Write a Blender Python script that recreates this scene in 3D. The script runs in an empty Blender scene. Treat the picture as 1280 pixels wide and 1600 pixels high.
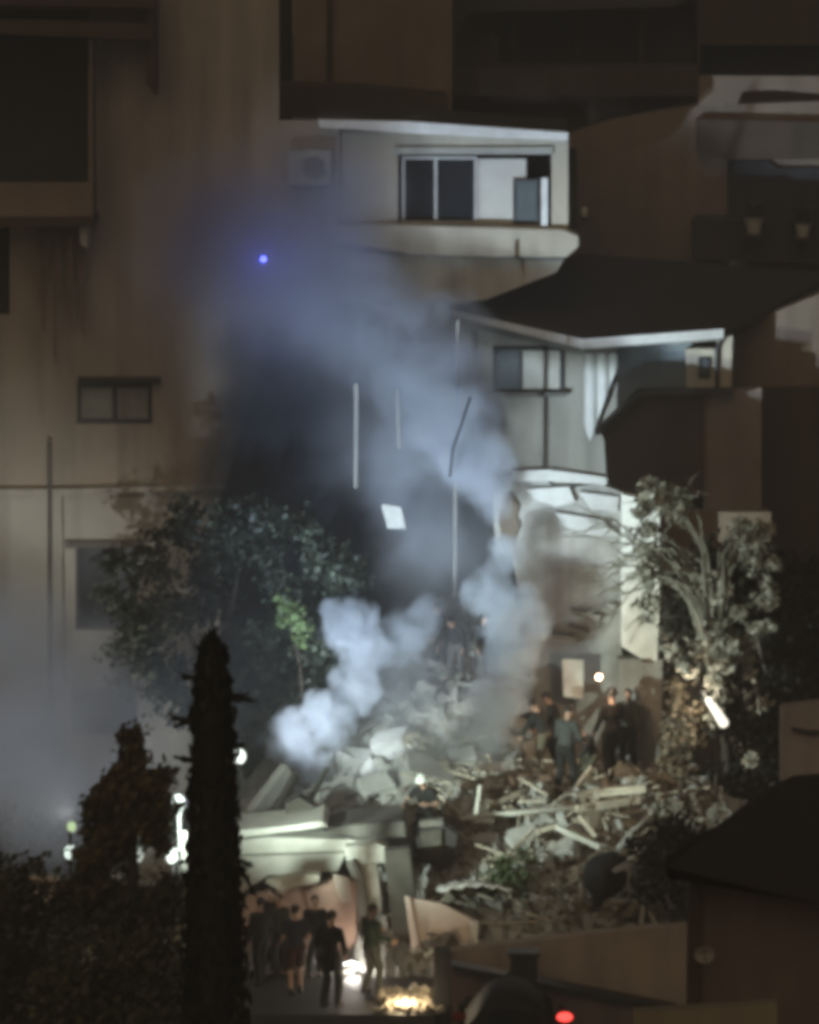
import bpy, bmesh, math, random
import numpy as np
from mathutils import Vector, Matrix, noise
from mathutils.bvhtree import BVHTree
R = math.radians
SC = bpy.context.scene
COL = SC.collection

# ------------------------------------------------------------------ camera, sky, dim town glow, exposure
PITCH = R(8.0); CAMP = Vector((0, -80, 20.7)); FOC = 6800.0
cam = bpy.data.cameras.new('camera'); cam_o = bpy.data.objects.new('camera', cam); COL.objects.link(cam_o)
cam_o.location = CAMP; cam_o.rotation_euler = (R(90) - PITCH, 0, 0)
cam.sensor_fit = 'HORIZONTAL'; cam.sensor_width = 36; cam.lens = FOC / 1280 * 36
cam.clip_start = 1; cam.clip_end = 900
SC.camera = cam_o
w = bpy.data.worlds.new("World"); SC.world = w; w.use_nodes = True
nt = w.node_tree; bg = nt.nodes['Background']
sky = nt.nodes.new('ShaderNodeTexSky'); sky.sky_type = 'NISHITA'; sky.sun_disc = False
sky.sun_elevation = R(35); sky.sun_rotation = R(190)
tint = nt.nodes.new('ShaderNodeMix'); tint.data_type = 'RGBA'; tint.blend_type = 'MULTIPLY'
tint.inputs[0].default_value = 1; tint.inputs[7].default_value = (1.0, 0.70, 0.43, 1)
nt.links.new(sky.outputs[0], tint.inputs[6]); nt.links.new(tint.outputs[2], bg.inputs[0])
bg.inputs[1].default_value = 0.016
sun = bpy.data.lights.new('town_glow', 'SUN'); sun.energy = 0.44; sun.angle = R(60); sun.color = (1, .79, .54)
sun_o = bpy.data.objects.new('town_glow', sun); COL.objects.link(sun_o); sun_o.rotation_euler = (R(50), 0, R(-12))
SC.view_settings.view_transform = 'Standard'; SC.view_settings.look = 'None'
SC.view_settings.exposure = 0; SC.view_settings.gamma = 1; SC.view_settings.use_curve_mapping = False
cy = SC.cycles
cy.use_denoising = True; cy.volume_bounces = 1; cy.volume_max_steps = 256; cy.volume_step_rate = 1.0
cy.max_bounces = 6; cy.diffuse_bounces = 3; cy.transparent_max_bounces = 8
cy.pixel_filter_type = 'BLACKMAN_HARRIS'; cy.filter_width = 5.0      # soft long-zoom night lens
cy.sample_clamp_indirect = 3

# ------------------------------------------------------------------ pixel of the photograph + distance -> point in the place
def W(px, py, Y):
    d = Vector((0, math.cos(PITCH), -math.sin(PITCH))) + Vector((1, 0, 0)) * ((px - 640) / FOC) \
        + Vector((0, math.sin(PITCH), math.cos(PITCH))) * ((800 - py) / FOC)
    return CAMP + d * ((Y + 80) / d.y)
def M(pix, Y): return pix * (Y + 80) / FOC      # pixels -> metres at that distance

# ------------------------------------------------------------------ materials
def mat(name, c1, c2=None, scale=1.5, rough=.85, bump=.25, streak=0, stain=None, stain_amt=.5, metal=0, fine=18):
    m = bpy.data.materials.new(name); m.use_nodes = True; t = m.node_tree; b = t.nodes['Principled BSDF']
    N = t.nodes.new; L = t.links.new
    c2 = c2 or tuple(x * .7 for x in c1)
    tc = N('ShaderNodeTexCoord'); geo = N('ShaderNodeNewGeometry')
    n1 = N('ShaderNodeTexNoise'); n1.inputs['Scale'].default_value = scale; n1.inputs['Detail'].default_value = 6; n1.inputs['Roughness'].default_value = .65
    L(geo.outputs['Position'], n1.inputs['Vector'])
    r1 = N('ShaderNodeValToRGB'); r1.color_ramp.elements[0].position = .35; r1.color_ramp.elements[1].position = .65
    r1.color_ramp.elements[0].color = (*c2, 1); r1.color_ramp.elements[1].color = (*c1, 1)
    L(n1.outputs[0], r1.inputs[0]); out = r1.outputs[0]
    if streak or stain:
        mp = N('ShaderNodeMapping'); mp.inputs['Scale'].default_value = (2.2, 2.2, .22) if streak else (.6, .6, .5)
        L(geo.outputs['Position'], mp.inputs[0])
        n2 = N('ShaderNodeTexNoise'); n2.inputs['Scale'].default_value = 1.1; n2.inputs['Detail'].default_value = 5
        L(mp.outputs[0], n2.inputs['Vector'])
        r2 = N('ShaderNodeValToRGB'); r2.color_ramp.elements[0].position = .45; r2.color_ramp.elements[1].position = .68
        r2.color_ramp.elements[0].color = (0, 0, 0, 1); r2.color_ramp.elements[1].color = (stain_amt,) * 3 + (1,)
        L(n2.outputs[0], r2.inputs[0])
        mx = N('ShaderNodeMix'); mx.data_type = 'RGBA'; L(r2.outputs[0], mx.inputs[0]); L(out, mx.inputs[6])
        mx.inputs[7].default_value = (*(stain or tuple(x * .45 for x in c1)), 1); out = mx.outputs[2]
    L(out, b.inputs['Base Color'])
    b.inputs['Roughness'].default_value = rough; b.inputs['Metallic'].default_value = metal
    if bump:
        n3 = N('ShaderNodeTexNoise'); n3.inputs['Scale'].default_value = fine; n3.inputs['Detail'].default_value = 5
        L(geo.outputs['Position'], n3.inputs['Vector'])
        bp = N('ShaderNodeBump'); bp.inputs['Strength'].default_value = bump; bp.inputs['Distance'].default_value = .03
        L(n3.outputs[0], bp.inputs['Height']); L(bp.outputs[0], b.inputs['Normal'])
    return m
def leafmat(name, c1, c2, tr=.3, scale=2.5):
    m = mat(name, c1, c2, scale=scale, rough=.55, bump=0)
    b = m.node_tree.nodes['Principled BSDF']; b.inputs['Specular IOR Level'].default_value = .35
    return m
def emit(name, c, s):
    m = bpy.data.materials.new(name); m.use_nodes = True; b = m.node_tree.nodes['Principled BSDF']
    b.inputs['Base Color'].default_value = (.2, .2, .2, 1); b.inputs['Emission Color'].default_value = (*c, 1); b.inputs['Emission Strength'].default_value = s
    return m
MT = dict(
    beige=mat('beige_render', (.36, .31, .25), (.29, .25, .20), scale=.5, streak=1, stain_amt=.45),
    olive=mat('olive_render', (.26, .22, .15), (.21, .18, .12), scale=.5, streak=1, stain_amt=.4),
    brownwall=mat('brown_render', (.22, .17, .13), (.16, .12, .09), scale=.5, streak=1, stain_amt=.4),
    lower=mat('pale_plinth_render', (.42, .40, .35), (.34, .32, .28), scale=.6, streak=1, stain_amt=.5),
    greyrender=mat('grey_render', (.40, .385, .33), (.32, .305, .26), scale=.7, streak=1, stain_amt=.5),
    bayrender=mat('bay_render', (.48, .43, .33), (.39, .35, .27), scale=.6, streak=1, stain_amt=.45),
    dusty=mat('dusty_wall', (.29, .285, .26), (.18, .175, .155), scale=1.2, streak=1, stain=(.14, .12, .1), stain_amt=.7, bump=.5),
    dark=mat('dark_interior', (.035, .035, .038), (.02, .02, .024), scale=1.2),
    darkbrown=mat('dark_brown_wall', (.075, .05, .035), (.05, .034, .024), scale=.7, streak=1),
    roofdark=mat('dark_roofing', (.05, .045, .045), (.035, .03, .03), scale=2, rough=.7),
    white=mat('white_paint', (.78, .78, .74), (.62, .62, .58), scale=2.5, bump=.15),
    whitedirty=mat('chipped_white_paint', (.72, .73, .67), (.5, .5, .45), scale=3, stain=(.3, .28, .24), stain_amt=.5),
    conc=mat('dusty_concrete', (.42, .42, .40), (.32, .32, .30), scale=2.5, bump=.6, fine=9),
    slab=mat('pale_concrete', (.62, .62, .56), (.48, .48, .42), scale=1.8, bump=.4, stain=(.25, .24, .2), stain_amt=.5),
    concbrown=mat('brown_debris', (.27, .235, .18), (.09, .075, .055), scale=2, bump=.6),
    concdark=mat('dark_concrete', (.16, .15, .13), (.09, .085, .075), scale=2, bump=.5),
    rubble=mat('rubble_dust', (.42, .42, .40), (.27, .265, .25), scale=2.2, bump=1, stain=(.12, .11, .09), stain_amt=.6, fine=7),
    pink=mat('pinkish_plaster', (.46, .30, .23), (.34, .22, .17), scale=2, bump=.5, stain=(.16, .1, .07), stain_amt=.6),
    palepink=mat('pale_pink_panel', (.68, .58, .50), (.55, .46, .40), scale=2, bump=.2),
    wood=mat('pale_timber', (.55, .50, .40), (.38, .34, .27), scale=6, bump=.4),
    wooddark=mat('dark_timber', (.07, .065, .05), (.04, .036, .03), scale=5, bump=.4),
    metal=mat('dull_metal', (.12, .12, .12), (.07, .07, .07), scale=5, rough=.5, metal=.4),
    framedark=mat('dark_frame', (.03, .03, .028), (.02, .02, .02), scale=4, rough=.5),
    framepale=mat('pale_frame', (.42, .41, .37), (.34, .33, .3), scale=4, rough=.5),
    asphalt=mat('asphalt', (.07, .065, .06), (.04, .038, .035), scale=3, rough=.7, bump=.5),
    earth=mat('dark_earth', (.055, .045, .035), (.03, .025, .02), scale=.8, bump=.8),
    skin=mat('skin', (.42, .27, .2), (.36, .22, .16), scale=8, rough=.6, bump=0),
    hair=mat('hair', (.02, .017, .014), (.012, .01, .009), scale=20, rough=.6),
    bark=mat('bark', (.06, .045, .033), (.03, .023, .018), scale=8, bump=.7),
    glassdark=mat('dark_glass', (.012, .016, .02), (.02, .024, .028), scale=1, rough=.12, bump=0),
    glassteal=mat('grey_glass', (.13, .15, .15), (.09, .105, .11), scale=1, rough=.2, bump=0),
    blind=mat('pale_blind', (.55, .53, .46), (.48, .46, .4), scale=3, bump=.1),
    cloth=mat('pale_cloth', (.72, .72, .68), (.6, .6, .57), scale=2, bump=.2),
)
def cloth(name, c): return mat(name, c, tuple(x * .7 for x in c), scale=7, rough=.9, bump=.2, fine=30)

# ------------------------------------------------------------------ mesh helpers
class MB:
    def __init__(s): s.v = []; s.f = []
    def add(s, vs, fs):
        o = len(s.v); s.v += [tuple(p) for p in vs]; s.f += [tuple(i + o for i in f) for f in fs]; return s
    def box(s, c, size, rot=None):
        hx, hy, hz = [q / 2 for q in size]; m = rot or Matrix.Identity(3); c = Vector(c)
        vs = [c + m @ Vector((x * hx, y * hy, z * hz)) for x in (-1, 1) for y in (-1, 1) for z in (-1, 1)]
        return s.add(vs, [(0, 1, 3, 2), (4, 6, 7, 5), (0, 4, 5, 1), (2, 3, 7, 6), (0, 2, 6, 4), (1, 5, 7, 3)])
    def prism(s, pts, Y, depth, shift=None):
        """outline given as photo pixels (optionally with own Y) -> real outline at that distance with real thickness"""
        fr = [W(p[0], p[1], p[2] if len(p) > 2 else Y) for p in pts]; sh = Vector(shift) if shift else Vector((0, depth, 0))
        bk = [p + sh for p in fr]; n = len(fr)
        return s.add(fr + bk, [tuple(range(n)), tuple(range(2 * n - 1, n - 1, -1))] + [(i, (i + 1) % n, n + (i + 1) % n, n + i) for i in range(n)])
    def rect(s, x0, y0, x1, y1, Y, d):
        a = W(x0, y0, Y); b = W(x1, y1, Y)
        return s.box(((a.x + b.x) / 2, Y + d / 2, (a.z + b.z) / 2), (abs(b.x - a.x), abs(d), abs(a.z - b.z)))
    def tube(s, pts, rad, n=8):
        pts = [Vector(p) for p in pts]; rad = rad if isinstance(rad, (list, tuple)) else [rad] * len(pts)
        vs = []; fs = []
        for i, p in enumerate(pts):
            t = (pts[min(i + 1, len(pts) - 1)] - pts[max(i - 1, 0)]).normalized()
            a = t.cross(Vector((0, 0, 1)) if abs(t.z) < .9 else Vector((1, 0, 0))).normalized(); b = t.cross(a)
            vs += [p + (a * math.cos(k * 2 * math.pi / n) + b * math.sin(k * 2 * math.pi / n)) * rad[i] for k in range(n)]
        for i in range(len(pts) - 1):
            fs += [(i * n + k, i * n + (k + 1) % n, (i + 1) * n + (k + 1) % n, (i + 1) * n + k) for k in range(n)]
        fs += [tuple(range(n)), tuple(range((len(pts) - 1) * n, len(pts) * n))]
        return s.add(vs, fs)
    def ell(s, c, r, rot=None, nu=14, nv=9):
        c = Vector(c); m = rot or Matrix.Identity(3); r = r if hasattr(r, '__len__') else (r, r, r)
        vs = [c + m @ Vector((0, 0, r[2]))]; fs = []
        for j in range(1, nv):
            th = math.pi * j / nv
            for i in range(nu):
                ph = 2 * math.pi * i / nu
                vs.append(c + m @ Vector((r[0] * math.sin(th) * math.cos(ph), r[1] * math.sin(th) * math.sin(ph), r[2] * math.cos(th))))
        vs.append(c + m @ Vector((0, 0, -r[2]))); L = len(vs) - 1
        fs += [(0, 1 + i, 1 + (i + 1) % nu) for i in range(nu)]
        for j in range(nv - 2):
            fs += [(1 + j * nu + i, 1 + (j + 1) * nu + i, 1 + (j + 1) * nu + (i + 1) % nu, 1 + j * nu + (i + 1) % nu) for i in range(nu)]
        fs += [(L, 1 + (nv - 2) * nu + (i + 1) % nu, 1 + (nv - 2) * nu + i) for i in range(nu)]
        return s.add(vs, fs)
    def cap(s, a, b, r0, r1, n=12):
        """tapered capsule"""
        a = Vector(a); b = Vector(b); t = (b - a).normalized()
        s.tube([a - t * r0 * .8, a - t * r0 * .45, a, b, b + t * r1 * .45, b + t * r1 * .8], [r0 * .5, r0 * .87, r0, r1, r1 * .87, r1 * .5], n)
        return s
    def rock(s, c, size, rnd, rot=None):
        m = rot or Matrix.Rotation(rnd.uniform(0, 6.28), 3, 'Z') @ Matrix.Rotation(rnd.uniform(-.6, .6), 3, 'X') @ Matrix.Rotation(rnd.uniform(-.5, .5), 3, 'Y')
        vs = [Vector(c) + m @ Vector((x * size[0] * rnd.uniform(.3, .55), y * size[1] * rnd.uniform(.3, .55), z * size[2] * rnd.uniform(.3, .55))) for x in (-1, 1) for y in (-1, 1) for z in (-1, 1)]
        return s.add(vs, [(0, 1, 3, 2), (4, 6, 7, 5), (0, 4, 5, 1), (2, 3, 7, 6), (0, 2, 6, 4), (1, 5, 7, 3)])
    def quads(s, cs, ns, ups, ws, hs):
        """many small leaf faces"""
        o = len(s.v); V = []
        for c, n, u, a, b in zip(cs, ns, ups, ws, hs):
            r = n.cross(u).normalized()
            V += [tuple(c - u * b), tuple(c + r * a), tuple(c + u * b), tuple(c - r * a)]
        s.v += V; s.f += [(o + 4 * i, o + 4 * i + 1, o + 4 * i + 2, o + 4 * i + 3) for i in range(len(V) // 4)]
        return s

def wallgrid(x0, y0, x1, y1, holes, Y, d):
    """wall slab with window openings cut through, one connected mesh (pixels at distance Y)"""
    mb = MB(); xs = sorted({x0, x1, *[h[0] for h in holes], *[h[2] for h in holes]}); ys = sorted({y0, y1, *[h[1] for h in holes], *[h[3] for h in holes]})
    solid = lambda i, j: 0 <= i < len(xs) - 1 and 0 <= j < len(ys) - 1 and not any(h[0] <= xs[i] and xs[i + 1] <= h[2] and h[1] <= ys[j] and ys[j + 1] <= h[3] for h in holes)
    ix = {}
    def v(i, j, k):
        if (i, j, k) not in ix:
            p = W(xs[i], ys[j], Y); ix[(i, j, k)] = len(mb.v); mb.v.append((p.x, Y + (d if k else 0), p.z))
        return ix[(i, j, k)]
    for i in range(len(xs) - 1):
        for j in range(len(ys) - 1):
            if not solid(i, j): continue
            mb.f.append((v(i, j, 0), v(i, j + 1, 0), v(i + 1, j + 1, 0), v(i + 1, j, 0)))
            mb.f.append((v(i, j, 1), v(i + 1, j, 1), v(i + 1, j + 1, 1), v(i, j + 1, 1)))
            if not solid(i - 1, j): mb.f.append((v(i, j, 0), v(i, j, 1), v(i, j + 1, 1), v(i, j + 1, 0)))
            if not solid(i + 1, j): mb.f.append((v(i + 1, j, 0), v(i + 1, j + 1, 0), v(i + 1, j + 1, 1), v(i + 1, j, 1)))
            if not solid(i, j - 1): mb.f.append((v(i, j, 0), v(i + 1, j, 0), v(i + 1, j, 1), v(i, j, 1)))
            if not solid(i, j + 1): mb.f.append((v(i, j + 1, 0), v(i, j + 1, 1), v(i + 1, j + 1, 1), v(i + 1, j + 1, 0)))
    return mb

WL = {}
def obj(name, mb, m, parent=None, loc=None, smooth=False, bevel=0, label=None, cat=None, group=None, kind=None):
    me = bpy.data.meshes.new(name)
    base = Vector(WL[parent.name]) if parent else Vector(loc) if loc is not None else Vector((0, 0, 0))
    me.from_pydata([(x - base.x, y - base.y, z - base.z) for x, y, z in mb.v], [], mb.f)
    bm = bmesh.new(); bm.from_mesh(me); bmesh.ops.recalc_face_normals(bm, faces=bm.faces); bm.to_mesh(me); bm.free()
    if smooth: me.shade_smooth()
    if m: me.materials.append(m)
    o = bpy.data.objects.new(name, me); COL.objects.link(o)
    if parent: o.parent = parent
    else: o.location = base
    WL[o.name] = tuple(base)
    if bevel:
        b = o.modifiers.new('bevel', 'BEVEL'); b.width = bevel; b.segments = 2; b.limit_method = 'ANGLE'
    if label: o['label'] = label
    if cat: o['category'] = cat
    if group: o['group'] = group
    if kind: o['kind'] = kind
    return o
def thing(name, label, cat, loc, group=None):
    o = bpy.data.objects.new(name, None); COL.objects.link(o); o.location = loc; o.empty_display_size = .2
    o['label'] = label; o['category'] = cat
    if group: o['group'] = group
    WL[o.name] = tuple(loc); return o
def window(parent, x0, y0, x1, y1, Y, splits, panes, fm, fw=5, name='window', label=None):
    """frame with mullions, panes as sub-parts; splits = photo x of mullions, panes = material per light"""
    fr = MB(); g = 6
    fr.rect(x0, y0, x1, y0 + fw, Y - .03, .12); fr.rect(x0, y1 - fw, x1, y1, Y - .03, .12)
    fr.rect(x0, y0 + fw, x0 + fw, y1 - fw, Y - .03, .12); fr.rect(x1 - fw, y0 + fw, x1, y1 - fw, Y - .03, .12)
    for sx in splits: fr.rect(sx - fw * .5, y0 + fw, sx + fw * .5, y1 - fw, Y - .03, .12)
    f = obj(name, fr, fm, parent, label=label)
    e = [x0 + fw] + [q for sx in splits for q in (sx - fw * .5, sx + fw * .5)] + [x1 - fw]
    for k, pm in enumerate(panes):
        obj('pane', MB().rect(e[2 * k] - .5, y0 + fw - .5, e[2 * k + 1] + .5, y1 - fw + .5, Y + .03 + .012 * (k % 2), .012), pm, f)
    return f
rnd = random.Random(11)

# ================================================================== SETTING
obj('ground', MB().add([(-400, -200, 0), (400, -200, 0), (400, 600, 0), (-400, 600, 0)], [(0, 1, 2, 3)]), MT['earth'], kind='structure')
obj('street', MB().add([(-40, -9, .004), (40, -9, .004), (40, -.2, .004), (-40, -.2, .004)], [(0, 1, 2, 3)]), MT['asphalt'], kind='structure')
kb = MB().box((0, -.1, .06), (80, .2, .13)); obj('kerb', kb, MT['conc'], kind='structure')

fx0, fx1 = W(250, 1500, 0).x, W(678, 1500, 0).x
obj('pavement', MB().box(((fx0 + fx1) / 2, -.1, .25), (fx1 - fx0, 4.6, .5)), MT['asphalt'], kind='structure')

# ---- heap of the collapsed building (one continuous sheet of dust and broken concrete)
YR = [-.5, 2, 4, 6, 9, 12, 15, 18]
PX = [150, 370, 450, 560, 640, 720, 800, 900, 1000, 1100, 1200, 1400]
PYT = {2: [1440, 1430, 1425, 1425, 1420, 1405, 1400, 1400, 1410, 1430, 1440, 1450],
       4: [1400, 1310, 1305, 1300, 1300, 1290, 1290, 1300, 1300, 1330, 1350, 1350],
       6: [1370, 1290, 1262, 1225, 1205, 1200, 1200, 1238, 1222, 1240, 1260, 1270],
       9: [1340, 1275, 1215, 1150, 1100, 1085, 1110, 1200, 1195, 1200, 1230, 1240],
       12: [1320, 1265, 1195, 1115, 1020, 985, 1020, 1150, 1170, 1190, 1220, 1230],
       15: [1290, 1235, 1170, 1090, 985, 940, 980, 1120, 1150, 1180, 1210, 1220],
       18: [1270, 1215, 1150, 1075, 965, 920, 960, 1100, 1130, 1160, 1190, 1200]}
def mound_z(px, Y):
    def zrow(r): return 0.02 if r == -.5 else max(.02, W(640, float(np.interp(px, PX, PYT[r])), r).z)
    for a, b in zip(YR[:-1], YR[1:]):
        if Y <= b: t = (Y - a) / (b - a); t = t * t * (3 - 2 * t) * .5 + t * .5; return zrow(a) * (1 - t) + zrow(b) * t
    return zrow(18)
hm = MB(); NX, NY = 230, 120
for j in range(NY + 1):
    Y = -.5 + 18.5 * j / NY
    for i in range(NX + 1):
        px = 150 + 1250 * i / NX; p = W(px, 800, Y); z = mound_z(px, Y)
        v = Vector((p.x, Y, 0))
        blk = noise.cell(Vector((p.x * 1.6 + Y * .5, Y * 1.3 - p.x * .4, 3))) * .24 + noise.cell(Vector((p.x * 3.9, Y * 3.3 + p.x, 9))) * .14
        nz = noise.fractal(v * .8, 1, 2, 4) * .22
        env = min(1, z / .8) * min(1, max(0, (Y + .5) / 1.5))
        hm.v.append((p.x, Y, z + (nz + blk - .15) * env))
for j in range(NY):
    for i in range(NX): hm.f.append((j * (NX + 1) + i, j * (NX + 1) + i + 1, (j + 1) * (NX + 1) + i + 1, (j + 1) * (NX + 1) + i))
MOUND = BVHTree.FromPolygons([Vector(v) for v in hm.v], hm.f)
obj('rubble_heap', hm, MT['rubble'], kind='structure')
def on_mound(px, py):
    d = (W(px, py, 0) - CAMP).normalized(); h = MOUND.ray_cast(CAMP, d)
    return h[0] if h[0] else W(px, py, 0)
def drop(x, y):
    h = MOUND.ray_cast(Vector((x, y, 40)), Vector((0, 0, -1))); return h[0].z if h[0] else 0
# loose broken pieces, uncountable
def scatter(n, pxr, Yr, sz, flat, seed, w=None):
    r = random.Random(seed); mb = MB()
    for _ in range(n):
        px = r.uniform(*pxr); Y = r.uniform(*Yr); x = W(px, 800, Y).x
        s = sz * (.35 + r.paretovariate(2.2) * .45); s = min(s, sz * 3.2)
        mb.rock((x, Y, drop(x, Y) + s * .12), (s, s * r.uniform(.5, 1), s * r.uniform(flat, .7)), r)
    return mb
obj('rubble', scatter(2600, (360, 1120), (1, 13), .085, .2, 1), MT['conc'], kind='stuff', label='loose broken concrete and dust covering the collapse slope')
obj('rubble', scatter(1500, (640, 1130), (0.5, 8), .17, .15, 2), MT['concbrown'], kind='stuff', label='dark loose debris low on the collapse slope')
obj('rubble', scatter(80, (420, 860), (5, 13), .5, .12, 3), MT['rubble'], kind='stuff', label='larger pale concrete lumps scattered on the slope')
sp = MB(); r_ = random.Random(5)
for _ in range(230):
    px = r_.uniform(640, 1090); Y = r_.uniform(1, 8); x = W(px, 800, Y).x; z = drop(x, Y); a = r_.uniform(0, 6.28); l = r_.uniform(.3, 1.1)
    dx, dy, dz = math.cos(a) * l, math.sin(a) * l * .5, r_.uniform(-.1, .45)
    if r_.random() < .5: sp.tube([(x, Y, z + .05), (x + dx * .5, Y + dy * .5, z + .1 + dz * .8), (x + dx, Y + dy, z + .05 + dz)], .014, 5)
    else: sp.box((x + dx / 2, Y + dy / 2, z + .08 + dz / 3), (l, .07, .035), Matrix.Rotation(a, 3, 'Z') @ Matrix.Rotation(-dz, 3, 'Y'))
obj('splintered_debris', sp, MT['wood'], kind='stuff', label='splintered laths and bent rods over the front of the heap')

# ================================================================== BUILDINGS
# ---- left apartment block
B = thing('apartment_building', 'tall beige apartment block with small two-light window and pale lower storey', 'building', W(150, 1500, 14))
win1 = (120, 598, 238, 662); win2 = (118, 850, 215, 985)
obj('upper_wall', wallgrid(-420, -260, 352, 765, [win1, (-60, 15, 138, 292), (-60, 352, 15, 492)], 14.3, .35), MT['beige'], B)
obj('lower_wall', wallgrid(-420, 765, 345, 1560, [win2, (110, 1075, 215, 1150)], 14.12, .5), MT['lower'], B)
obj('ledge', MB().prism([(-420, 768), (110, 764), (352, 757), (352, 766), (110, 773), (-420, 777)], 14.0, .3), MT['lower'], B)
e_ = MB()   # broken return of the wall toward the collapse
e_.prism([(352, -260), (436, -260), (436, 330), (432, 420), (424, 480), (412, 530), (404, 590), (390, 640), (374, 690), (362, 730), (352, 765)], 14.3, .35)
obj('broken_edge', e_, MT['beige'], B)
window(B, *win1[:2], *win1[2:], 14.32, [179], [MT['dusty'], MT['dusty']], MT['framedark'], 7)
obj('window_head', MB().rect(122, 590, 250, 599, 14.1, .2), MT['framedark'], B)
window(B, *win2[:2], *win2[2:], 14.3, [], [MT['glassdark']], MT['framedark'], 6)
obj('window_head', MB().rect(102, 845, 222, 856, 13.95, .3), MT['concdark'], B)
window(B, 110, 1075, 215, 1150, 14.3, [], [MT['glassdark']], MT['concdark'], 5)
obj('drainpipe', MB().tube([W(78, 690, 13.98), W(78, 1130, 13.98)], .05, 8), MT['concdark'], B)
obj('corner_groove', MB().rect(99, 776, 102, 1300, 14.08, .06), MT['concdark'], B)
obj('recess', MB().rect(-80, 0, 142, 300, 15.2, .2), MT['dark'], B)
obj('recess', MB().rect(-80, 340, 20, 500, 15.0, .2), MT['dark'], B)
bal = thing('balcony_block', 'dark jutting balcony stack high on the beige block', 'balcony', W(60, 345, 13)); 
obj('balcony_slab', MB().prism([(-80, 338), (148, 338), (148, 352), (-80, 356)], 12.9, 1.4), MT['darkbrown'], bal)
obj('parapet', MB().rect(-80, 285, 145, 338, 12.9, .15), MT['brownwall'], bal)
obj('balcony_slab', MB().prism([(-80, 28), (240, 36), (240, 62), (-80, 50)], 12.9, 1.4), MT['darkbrown'], bal)
obj('side_wall', MB().rect(141, 62, 146, 338, 13.0, 1.2), MT['brownwall'], bal)
obj('ceiling_panel', MB().prism([(-80, -60), (242, -60), (242, 12), (-80, 6)], 12.9, 1.4), MT['darkbrown'], bal)
obj('side_fin', MB().prism([(232, -20), (243, -20), (243, 150), (228, 130)], 13.1, 1.0), MT['darkbrown'], bal)
obj('bracket', MB().prism([(124, 353), (138, 353), (136, 388), (126, 382)], 13.2, .8), MT['lower'], bal)
aw = MB()
for k in range(12):
    x = 58 + k * 6.2; l = 120 + 70 * math.sin(k * 1.9) + 25 * math.sin(k * 5.1)
    aw.prism([(x, 356), (x + 6.2, 356), (x + 5.4, 356 + l), (x + 1.2, 356 + l * .94)], 13.9 + .08 * math.sin(k * 2.2), .05)
obj('hanging_tarpaulin', aw, MT['brownwall'], None, W(95, 356, 13.9), label='torn brown sheeting hanging below the balcony of the beige block', cat='sheeting')

# ---- rear blocks above
B = thing('apartment_building', 'olive-brown rear tower with a dark vertical slot between its walls', 'building', W(450, 700, 25))
obj('wall', MB().rect(150, -500, 430, 620, 25, 1), MT['olive'], B)
obj('slot', MB().rect(429, -500, 458, 300, 26, .4), MT['dark'], B)
obj('wall', MB().rect(458, -500, 706, 620, 25.3, 1), MT['brownwall'], B)
obj('downpipe', MB().tube([W(515, -40, 25.2), W(515, 170, 25.2)], .06), MT['darkbrown'], B)
obj('ledge', MB().prism([(395, 142), (430, 133), (560, 136), (700, 150), (700, 188), (560, 184), (420, 180), (400, 168)], 22, 2.6), MT['darkbrown'], B)
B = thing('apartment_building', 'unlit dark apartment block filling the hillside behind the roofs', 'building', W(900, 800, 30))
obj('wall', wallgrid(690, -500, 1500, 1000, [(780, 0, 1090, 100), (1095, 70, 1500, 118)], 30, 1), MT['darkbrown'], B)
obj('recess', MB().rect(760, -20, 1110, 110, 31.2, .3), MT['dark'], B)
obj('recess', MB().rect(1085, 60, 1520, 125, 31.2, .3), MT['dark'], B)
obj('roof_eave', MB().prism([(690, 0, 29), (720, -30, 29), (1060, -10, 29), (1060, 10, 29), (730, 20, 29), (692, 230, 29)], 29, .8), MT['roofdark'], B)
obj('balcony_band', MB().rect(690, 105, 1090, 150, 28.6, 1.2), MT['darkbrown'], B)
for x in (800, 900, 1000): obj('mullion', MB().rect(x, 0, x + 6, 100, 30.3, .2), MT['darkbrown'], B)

# upper-right house with terraces
B = thing('terraced_house', 'brown hillside house with a pale chipped parapet and balcony opening', 'building', W(1100, 700, 22))
obj('side_wall', MB().prism([(888, 212), (960, 188), (1090, 165), (1500, 150), (1500, 620), (888, 620)], 22, 1), MT['brownwall'], B)
obj('parapet', MB().prism([(1092, 118), (1500, 120), (1500, 146), (1280, 146), (1210, 140), (1160, 142), (1152, 164), (1135, 162), (1118, 168), (1092, 164)], 21.8, .18), MT['brownwall'], B)
obj('roof_band', MB().prism([(1090, 186), (1500, 196), (1500, 246), (1135, 250), (1090, 236)], 21.6, .4), MT['darkbrown'], B)
obj('opening', MB().prism([(1138, 252), (1200, 252), (1215, 262), (1500, 262), (1500, 342), (1138, 350)], 21.85, .12), MT['dark'], B)
obj('terrace_floor', MB().prism([(1085, 345), (1500, 352), (1500, 420), (1085, 405)], 21.0, .9), MT['darkbrown'], B)
for i, x in enumerate(range(1090, 1290, 14)): obj('baluster', MB().rect(x, 340, x + 3, 402, 20.8, .04), MT['framedark'], B)
obj('handrail', MB().rect(1085, 336, 1300, 341, 20.78, .08), MT['framedark'], B)
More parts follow.
